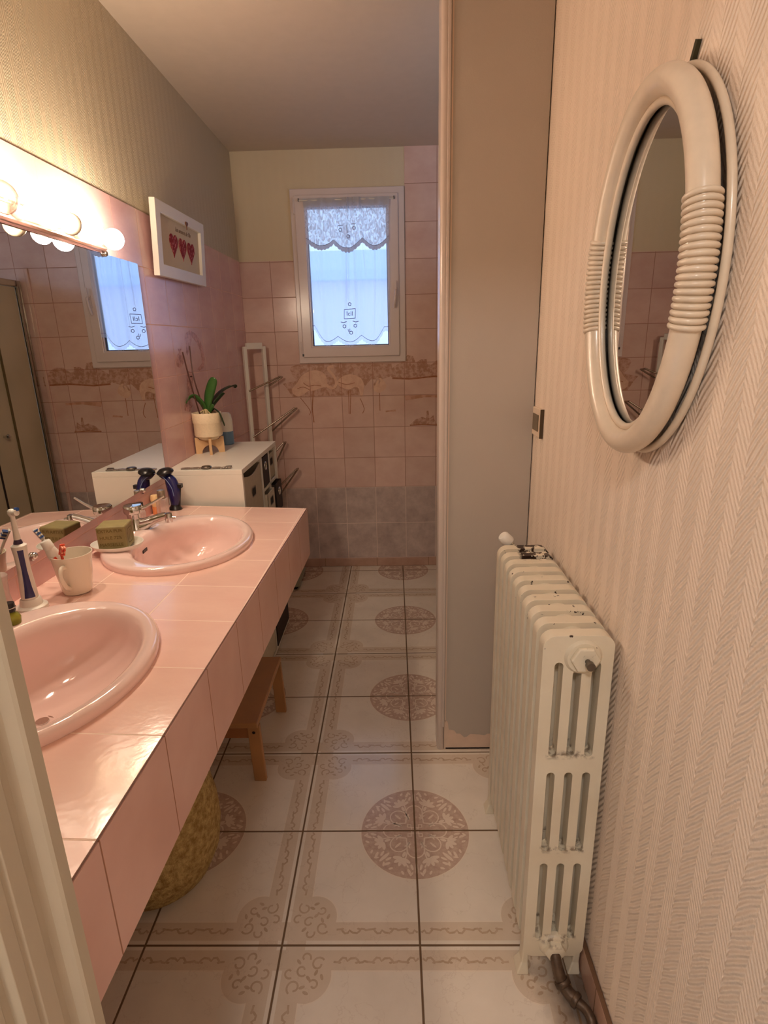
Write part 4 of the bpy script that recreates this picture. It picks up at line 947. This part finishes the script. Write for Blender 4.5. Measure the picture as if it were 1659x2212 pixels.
leaf([(px + .01, py - .004, bz), (px + .028, py - .015, bz + .028), (px + .040, py - .02, bz + .045)], .008, M_leaf, (.3, .9, .3))
b = MB(); b.tube(smooth([(px - .022, py - .02, bz), (px - .036, py - .05, bz + .13), (-.873, 2.432, 1.437)], 6), [.0032] * 13, 8); b.lathe((-.868, 2.487, 1.335), [(.003, -.003), (.006, 0), (.003, .003)], 10); b.build('flower_stem', M_stem, orc)
b = MB(); b.tube(smooth([(px - .006, py, bz + .01), (px - .028, py - .03, bz + .16), (-.873, 2.525, 1.459)], 6), .0030, 8); b.build('flower_stem', M_stem, orc)
b = MB()
for a in range(7):
    th = a * .9; b.tube(smooth([(px, py, bz + .022), (px + .02 * math.cos(th), py + .02 * math.sin(th), bz + .014), (px + .036 * math.cos(th + .3), py + .036 * math.sin(th + .3), bz - .002)], 4), .0026, 6)
b.lathe((px, py, bz), [(.012, -.004), (.013, .01), (.008, .024), (.0, .03)], 14); b.build('aerial_roots', plain('pale roots', rgb(196, 174, 130), .7), orc)

fx, fy = -.815, 2.735
f_ = thing('air_freshener', 'white and blue gel air freshener behind the orchid pot', 'air freshener', (fx, fy, CZ))
b = MB(); b.lathe((fx, fy, CZ + .0003), [(.0, 0), (.0325, 0), (.0345, .002), (.0355, .03), (.035, .062), (.033, .064)], 36, sx=.95); b.build('blue_cup', plain('blue plastic cup', rgb(106, 140, 172), .3, var=.12, scale=8), f_)
b = MB(); b.lathe((fx, fy, CZ + .064), [(.0345, 0), (.0352, .004), (.0350, .05), (.031, .078), (.022, .088), (.0, .090)], 36, sx=.95); b.build('white_cone', M_white, f_)

# ------------------------------------------------------------------ TOWEL RACK IN THE CORNER
tr_ = thing('towel_rack', 'white framed towel rack with swinging steel rods in the back corner', 'towel rack', (-.82, 3.49, 0))
A = Vector((-.868, 3.435, 0)); B = Vector((-.775, 3.52, 0)); d = (B - A).normalized(); nrm = Vector((d.y, -d.x, 0))
for P_, nm in ((A, 'rack_post'), (B, 'rack_post')):
    b = MB(); b.obox(P_ + Vector((0, 0, .745)), d, nrm, (0, 0, 1), .0105, .012, .705); b.build(nm, M_white, tr_, bevel=.003)
for z in (1.452, .06):
    b = MB(); b.obox((A + B) / 2 + Vector((0, 0, z)), d, nrm, (0, 0, 1), (B - A).length / 2 - .0105, .011, .018); b.build('rack_crossbar', M_white, tr_, bevel=.003)
M_rod = plain('satin steel rod', rgb(150, 132, 118), .25, .9)
def U_(x, y, z): return Vector((x, y, z))
for za, tip in ((1.195, (-.682, 3.492, 1.272)), (.920, (-.607, 3.495, 1.082)), (.70, (-.690, 3.492, .872)), (.48, (-.622, 3.495, .700))):
    p = A + nrm * .012 + U_(0, 0, za); q = B + nrm * .012 + U_(0, 0, za + (tip[2] - za) * .42); t_ = U_(*tip)
    back = t_ + U_(.004, .055, -.006)
    b = MB(); b.tube([p, p.lerp(t_, .5) + nrm * .002, t_], .0052, 10); b.tube([t_, back], .0052, 10); b.tube([back, B + U_(.012, .012, za + .02)], .0052, 10); b.build('swing_rod', M_rod, tr_)

# ------------------------------------------------------------------ CAST-IRON RADIATOR
rx0, rx1, rz0, rz1 = .283, .4225, .062, .908
ry0, NP, NS = .985, .0535, 10
k = N('old radiator enamel'); p, x, y, z = k.pos()
base = k.mix(k.ramp(k.noise(p, 9., 4), .3, .7), rgb(222, 209, 186), rgb(232, 221, 200))
fleck = k.math('MULTIPLY', k.ramp(k.noise(p, 46., 4, .6), .655, .675), k.ramp(z, .868, .885))
far = k.math('MULTIPLY', k.math('MULTIPLY', k.ramp(k.noise(p, 34., 4, .6), .50, .52), k.ramp(y, 1.375, 1.40)), k.math('MULTIPLY', k.ramp(z, .875, .89), k.ramp(x, .325, .335)))
dots = k.ramp(k.noise(p, 120., 2), .80, .82)
rust = k.math('MULTIPLY', k.ramp(k.noise(p, 60., 3), .60, .72), .35)
low = None
for zl in (.122, .382, .632):
    m_ = k.math('MULTIPLY', k.ramp(k.math('ABSOLUTE', k.math('SUBTRACT', z, zl)), .013, .002), k.ramp(k.noise(p, 70., 3), .46, .60))
    low = m_ if low is None else k.math('MAXIMUM', low, m_)
base = k.mix(k.math('MULTIPLY', k.math('MULTIPLY', low, .75), k.ramp(k.math('ABSOLUTE', k.math('SUBTRACT', x, .3535)), .052, .046)), base, rgb(92, 64, 40))
col = k.mix(k.math('MAXIMUM', k.math('MAXIMUM', fleck, far), dots), base, rgb(48, 30, 22))
k.bsdf(Base_Color=col, Roughness=.36); M_rad = k.m
rad = thing('cast_iron_radiator', 'old cream cast-iron column radiator with chipped top on the right wall', 'radiator', (.35, 1.25, 0))
slots = []
for cx_ in (.3165, .3535, .3905):
    slots.append(rrect(cx_ - .0085, cx_ + .0085, .628, (.850 if abs(cx_ - .3535) > .01 else .832), .0084, 5))
    slots.append(rrect(cx_ - .0085, cx_ + .0085, .378, .588, .0084, 5))
    slots.append(rrect(cx_ - .0085, cx_ + .0085, .118, .343, .0084, 5))
prot = None
for i in range(NS):
    ya = ry0 + i * NP; yb = ya + .030
    b = MB(); sl = [s_[::-1] for s_ in slots]
    # rounded section: outer outline a little narrower on the faces, ribs between the columns
    lp = rrect(rx0, rx1, rz0, rz1, .026, 7)
    b.extr([lp] + sl, lambda x, z: (x, ya, z), lambda x, z: (x, yb, z))
    sec = b.build('radiator_section', M_rad, rad, bevel=.0125, seg=5)
    me = sec.data; at = me.attributes.new('bevel_weight_edge', 'FLOAT', 'EDGE'); loops = [lp] + sl; nn_ = sum(len(q) for q in loops); idx = {}; o_ = 0
    for li, q in enumerate(loops):
        for e_ in range(len(q)): idx[o_ + e_] = (li, e_)
        o_ += len(q)
    for ed in me.edges:
        a_, b_ = ed.vertices
        if a_ // nn_ != b_ // nn_: continue
        (l1, e1), (l2, e2) = idx[a_ % nn_], idx[b_ % nn_]
        if l1 == l2 and abs(e1 - e2) in (1, len(loops[l1]) - 1): at.data[ed.index].value = 1. if l1 == 0 else .30
    sec.modifiers['bevel'].limit_method = 'WEIGHT'
    wn_ = sec.modifiers.new('normals', 'WEIGHTED_NORMAL'); wn_.weight = 100; wn_.keep_sharp = False
    for q_ in sec.data.polygons: q_.use_smooth = True
    if i < NS - 1:
        for zc_ in (.868, .098):
            b = MB(); b.lathe((.3535, yb - .003, zc_), [(.034, -.004), (.030, .006), (.028, .013), (.030, .020), (.034, .030)], 28, axis=(0, 1, 0)); b.build('joining_hub', M_rad, rad)
# top boss + plug nut + bleed screw
b = MB(); b.lathe((.3620, ry0 + .006, .862), [(.040, 0), (.037, .006), (.0335, .010), (.032, .012)], 32, axis=(0, -1, 0)); b.build('boss', M_rad, rad)
b = MB(); b.lathe((.3635, ry0 - .006, .862), [(.0285, 0), (.0285, .008), (.026, .010), (.0, .0105)], 6, axis=(0, -1, 0)); o = b.build('plug_nut', M_rad, rad, bevel=.001)
for q_ in o.data.polygons: q_.use_smooth = False
b = MB(); b.lathe((.3655, ry0 - .016, .862), [(.0052, 0), (.0052, .012), (.0085, .0122), (.0085, .022), (.0, .022)], 18, axis=(0, -1, 0)); b.build('bleed_screw', M_steel, rad)
b = MB(); b.lathe((.3535, ry0 + .006, .098), [(.036, 0), (.034, .008), (.030, .013), (.028, .014)], 30, axis=(0, -1, 0)); b.lathe((.3535, ry0 - .008, .096), [(.025, 0), (.025, .010), (.021, .013), (.0, .013)], 6, axis=(0, -1, 0)); b.build('inlet_boss', M_rad, rad)
# feet
for i in (0, NS - 1):
    yf = ry0 + i * NP + .022
    for x_ in (rx0 - .002, rx1 - .020):
        b = MB(); b.add([(x_ - .010, yf - .022, 0), (x_ + .020, yf - .022, 0), (x_ + .020, yf + .022, 0), (x_ - .010, yf + .022, 0), (x_ + .002, yf - .014, .03), (x_ + .018, yf - .014, .03), (x_ + .018, yf + .014, .03), (x_ + .002, yf + .014, .03), (x_ + .004, yf - .014, .085), (x_ + .020, yf - .014, .085), (x_ + .020, yf + .014, .085), (x_ + .004, yf + .014, .085)],
            [(0, 3, 2, 1), (0, 1, 5, 4), (1, 2, 6, 5), (2, 3, 7, 6), (3, 0, 4, 7), (4, 5, 9, 8), (5, 6, 10, 9), (6, 7, 11, 10), (7, 4, 8, 11), (8, 9, 10, 11)]); b.build('foot', M_rad, rad, bevel=.003)
# pipe and union at the bottom
M_pipe = plain('grimy pipe', rgb(92, 74, 60), .45, .5, var=.3, scale=60, bumps=.4, bscale=120)
b = MB(); b.tube(smooth([(.353, ry0 - .014, .092), (.355, .955, .075), (.365, .935, .045), (.385, .915, .030), (.404, .898, .026), (.412, .880, .022), (.413, .862, .004)], 6), [.0125] * 8 + [.0135] * 12 + [.0105] * 17, 16); b.build('inlet_pipe', M_pipe, rad)
for c, ax_, r_ in (((.364, .937, .048), (.35, -.5, -.6), .019), ((.388, .912, .030), (.6, -.6, -.1), .0175)):
    b = MB(); b.lathe(c, [(r_ * .9, -.006), (r_, -.004), (r_, .004), (r_ * .9, .006)], 8, axis=ax_); b.build('pipe_nut', M_pipe, rad)
# thermostat knob at the far top corner
b = MB(); b.lathe((.322, 1.530, .905), [(.017, 0), (.018, .004), (.0165, .026), (.013, .030), (.0, .031)], 24, axis=(-.55, -.1, .6)); b.build('valve_knob', M_white, rad)
b = MB(); b.tube([(.345, 1.53, .868), (.322, 1.53, .905)], .011, 12); b.build('valve_body', M_rad, rad)
# grime on the floor under the pipe
st_ = MB(); 
# light switch at the partition corner
sw = thing('light_switch', 'small beige light switch plate with grey rocker by the partition corner', 'switch', (XR, 1.705, 1.22))
MB().box(XR - .010, XR, 1.664, 1.757, 1.178, 1.262).build('switch_plate', plain('cream plastic', rgb(232, 208, 184), .3), sw, bevel=.002)
MB().box(XR - .0108, XR - .0004, 1.6605, 1.664, 1.178, 1.262).build('plate_dark_edge', plain('dark bronze', rgb(72, 54, 34), .4), sw)  # narrow dark strip along the plate's near edge
MB().box(XR - .0125, XR - .010, 1.682, 1.745, 1.195, 1.244).build('switch_rocker', plain('grey rocker', rgb(104, 88, 66), .35), sw, bevel=.001)

# ------------------------------------------------------------------ OVAL RATTAN MIRROR ON THE RIGHT WALL
ocy, ocz, ory, orz = .990, 1.551, .186, .264
M_cane = plain('cream painted cane', rgb(226, 208, 186), .28, var=.04, scale=40, coat=.2)
om = thing('oval_mirror', 'oval mirror in a cream painted cane frame on the textured right wall', 'mirror', (XR, ocy, ocz))
def oval(ry, rz, x, n=96): return [(x, ocy + ry * math.cos(2 * PI * i / n), ocz + rz * math.sin(2 * PI * i / n)) for i in range(n)]
b = MB(); b.tube(oval(ory, orz, XR - .038), .0200, 22, closed=True); b.build('cane_ring', M_cane, om)
b = MB(); b.tube(oval(ory - .0245, orz - .0245, XR - .036), .0065, 12, closed=True); b.build('inner_cane', M_cane, om)
b = MB(); b.tube(oval(ory + .014, orz + .014, XR - .0095), .0060, 12, closed=True); b.build('outer_cane', M_cane, om)
b = MB(); m_ = 64
b.extr([[(ocy + (ory - .012) * math.cos(2 * PI * i / m_), ocz + (orz - .012) * math.sin(2 * PI * i / m_)) for i in range(m_)]], lambda y, z: (XR - .028, y, z), lambda y, z: (XR - .023, y, z)); b.build('mirror_glass', M_mirror, om)
b = MB(); b.extr([[(ocy + (ory + .0) * math.cos(2 * PI * i / m_), ocz + (orz + .0) * math.sin(2 * PI * i / m_)) for i in range(m_)]], lambda y, z: (XR - .0225, y, z), lambda y, z: (XR - .014, y, z)); b.build('mirror_backing', M_dark, om)
for a0, nm in ((0., 1), (PI, 1)):
    b = MB()
    for i in range(19):
        a = a0 + (i - 9) * .0335
        c = Vector((XR - .038, ocy + ory * math.cos(a), ocz + orz * math.sin(a))); t_ = Vector((0, -ory * math.sin(a), orz * math.cos(a))).normalized(); u = Vector((1, 0, 0)); v = t_.cross(u)
        b.tube([c + (u * math.cos(w_) + v * math.sin(w_)) * .0205 for w_ in [2 * PI * q / 26 for q in range(26)]], .0040, 10, closed=True)
    b.build('cane_binding', M_cane, om)
b = MB(); b.obox((XR - .004, ocy - .035, ocz + orz + .026), (0, -.45, .9), (1, 0, 0), (0, .9, .45), .014, .003, .004); b.build('hanging_hook', plain('tarnished hook', rgb(60, 58, 40), .5, .5), om)

# ------------------------------------------------------------------ STEP STOOL
sl = thing('step_stool', 'low orange brown wooden step stool half under the counter', 'stool', (-.58, 1.82, 0))
M_orw = plain('waxed beech', rgb(184, 134, 88), .42, var=.10, scale=9); M_orw2 = plain('waxed beech, end grain', rgb(162, 106, 66), .45, var=.1, scale=12)
b = MB(); b.box(-.70, -.474, 1.602, 2.025, .228, .248); b.build('seat', M_orw, sl, bevel=.004)
for ye, yo in ((1.618, -1), (2.0, 1)):
    for xs, xb in ((-.494, -.487), (-.680, -.687)):
        b = MB(); b.obox(((xs + xb) / 2, ye + .009, .114), (1, 0, -(xs - xb) / .228 * -1), (0, 1, 0), (xb - xs, 0, -.228), .021, .009, .114); b.build('leg', M_orw, sl, bevel=.002)
    b = MB(); b.box(-.665, -.51, ye + .002, ye + .016, .178, .226); b.build('rail', M_orw2, sl)
b = MB(); b.lathe((-.4935, 1.6185, .200), [(.0055, 0), (.0055, .0008), (.0, .001)], 16, axis=(0, -1, 0)); b.build('screw_hole', M_dark, sl)

# ------------------------------------------------------------------ WOVEN BASKET
bx_, by_ = -.700, 1.270
k = N('woven straw'); p, x, y, z = k.pos()
f = k.ramp(k.noise(p, 55., 4, .7), .36, .64)
bs = k.bsdf(Base_Color=k.mix(f, rgb(150, 118, 62), rgb(206, 178, 118)), Roughness=.85)
k.set(bs.inputs['Normal'], k.bump(k.noise(p, 130., 3, .7), 1., .006)); M_straw = k.m
bk = thing('straw_basket', 'round bulging woven straw basket on the floor under the counter', 'basket', (bx_, by_, 0))
pr = [(.0, .004), (.10, .0), (.135, .004), (.170, .030), (.197, .085), (.208, .15), (.205, .22), (.188, .30), (.165, .36), (.158, .38), (.150, .38), (.155, .35), (.178, .29), (.195, .22), (.196, .15), (.185, .09), (.155, .035), (.10, .012), (.0, .012)]
b = MB(); b.lathe((bx_, by_, 0), [(r * .88, h) for r, h in pr], 56); b.build('basket_body', M_straw, bk)
b = MB(); b.tube([(bx_ + .1355 * math.cos(a), by_ + .1355 * math.sin(a), .382) for a in [2 * PI * i / 40 for i in range(40)]], .008, 8, closed=True); b.build('basket_rim', M_straw, bk)

# ------------------------------------------------------------------ BATHROOM SCALE
sc_ = thing('bathroom_scale', 'flat glass bathroom scale on the floor by the back wall', 'scale', (-.74, 3.36, 0))
b = MB(); b.box(-.88, -.601, 3.205, 3.505, .022, .030); b.build('glass_plate', plain('greenish glass', rgb(150, 150, 128), .08, coat=.6), sc_, bevel=.0015)
b = MB(); b.box(-.87, -.609, 3.212, 3.498, .012, .0215); b.build('scale_base', M_black, sc_)
for x_ in (-.85, -.63):
    for y_ in (3.23, 3.48):
        b = MB(); b.lathe((x_, y_, 0), [(.012, 0), (.012, .013)], 16); b.build('scale_foot', M_black, sc_)

# ------------------------------------------------------------------ SHOWER ENCLOSURE (seen in the vanity mirror)
SHX = .018
sh = thing('shower_enclosure', 'folding shower enclosure with smoky panels and chrome frame behind the partition', 'shower', (.8, 2.7, 0))
k = N('smoky acrylic'); p, x, y, z = k.pos()
k.bsdf(Base_Color=k.mix(k.ramp(k.noise(p, 2.5, 2), .35, .65), rgb(206, 196, 164), rgb(226, 214, 184)), Roughness=.28, Transmission_Weight=.15, IOR=1.2); M_smoky = k.m
M_alu = plain('polished aluminium', rgb(190, 184, 168), .2, 1.)
MB().box(.43, 1.29, YP + .10, YB - .015, 0, .11).build('shower_tray', plain('cream tray', rgb(222, 206, 190), .2), sh, bevel=.006)
b = MB(); b.box(.412 + SHX, .446 + SHX, YP + .09, YB - .012, 1.815, 1.852); b.build('top_rail', M_alu, sh, bevel=.006)
b = MB(); b.box(.414 + SHX, .444 + SHX, YP + .09, YB - .012, .11, .140); b.build('bottom_rail', M_alu, sh, bevel=.004)
for ya_, yb_ in ((YB - .055, YB - .014), (YP + .09, YP + .125)):
    b = MB(); b.box(.410 + SHX, .448 + SHX, ya_, yb_, .11, 1.83); b.build('corner_profile', M_alu, sh, bevel=.010, seg=3)
yy = [3.538, 3.285, 3.08, 2.72, 2.36, 1.905]
for i in range(5):
    b = MB(); b.box(.424 + SHX + .004 * (i % 2), .430 + SHX + .004 * (i % 2), yy[i + 1] + .005, yy[i] - .005, .142, 1.813); pn = b.build('folding_panel', M_smoky, sh)
    b = MB(); b.box(.420 + SHX, .436 + SHX, yy[i + 1] - .006, yy[i + 1] + .006, .142, 1.813); b.build('panel_hinge', M_dark if i == 1 else plain('olive hinge', rgb(104, 92, 58), .4), sh)
b = MB(); b.tube([(.442, 3.17, .99), (.413, 3.17, .99)], .006, 10); b.lathe((.416, 3.17, .99), [(.0, -.014), (.010, -.010), (.014, 0), (.010, .010), (.0, .014)], 18, axis=(1, 0, 0)); b.build('door_knob', M_chrome, sh)

# ------------------------------------------------------------------ WORLD, LIGHT, CAMERA
w = bpy.data.worlds.new('daylight'); SC.world = w; w.use_nodes = True; nt = w.node_tree; nt.nodes.clear()
wo = nt.nodes.new('ShaderNodeOutputWorld'); bg = nt.nodes.new('ShaderNodeBackground'); nt.links.new(bg.outputs[0], wo.inputs[0])
bg.inputs[0].default_value = (.50, .70, 1., 1); bg.inputs[1].default_value = 1.1

f_px, pitch, yaw_, roll, H = 1224.32, 0.2924010, -0.0212592, -0.0227910, 1.4615346
c, s = math.cos(yaw_), math.sin(yaw_)
ex_, ey_, ez_ = Vector((c, -s, 0)), Vector((s, c, 0)), Vector((0, 0, 1))
fw = math.cos(pitch) * ey_ - math.sin(pitch) * ez_; up = math.sin(pitch) * ey_ + math.cos(pitch) * ez_
Rr = math.cos(roll) * ex_ + math.sin(roll) * up; Uu = -math.sin(roll) * ex_ + math.cos(roll) * up
cam = bpy.data.cameras.new('camera'); co = bpy.data.objects.new('camera', cam); COL.objects.link(co)
M = Matrix.Identity(4)
for i in range(3): M[i][0], M[i][1], M[i][2] = Rr[i], Uu[i], -fw[i]
M.translation = Vector((0, 0, H)); co.matrix_world = M
cam.sensor_fit = 'VERTICAL'; cam.sensor_height = 36.; cam.sensor_width = 27.; cam.lens = 36. * f_px / 2212.; cam.clip_start = .02; cam.clip_end = 200
SC.camera = co

SC.view_settings.view_transform = 'Standard'; SC.view_settings.look = 'None'; SC.view_settings.gamma = 1.; SC.view_settings.use_curve_mapping = False
SC.view_settings.exposure = 1.12
cy_ = SC.cycles
cy_.use_adaptive_sampling = True; cy_.adaptive_threshold = .035
cy_.max_bounces = 7; cy_.diffuse_bounces = 4; cy_.glossy_bounces = 4; cy_.transmission_bounces = 5; cy_.transparent_max_bounces = 12
cy_.sample_clamp_indirect = 6.; cy_.caustics_reflective = False; cy_.caustics_refractive = False; cy_.use_denoising = True
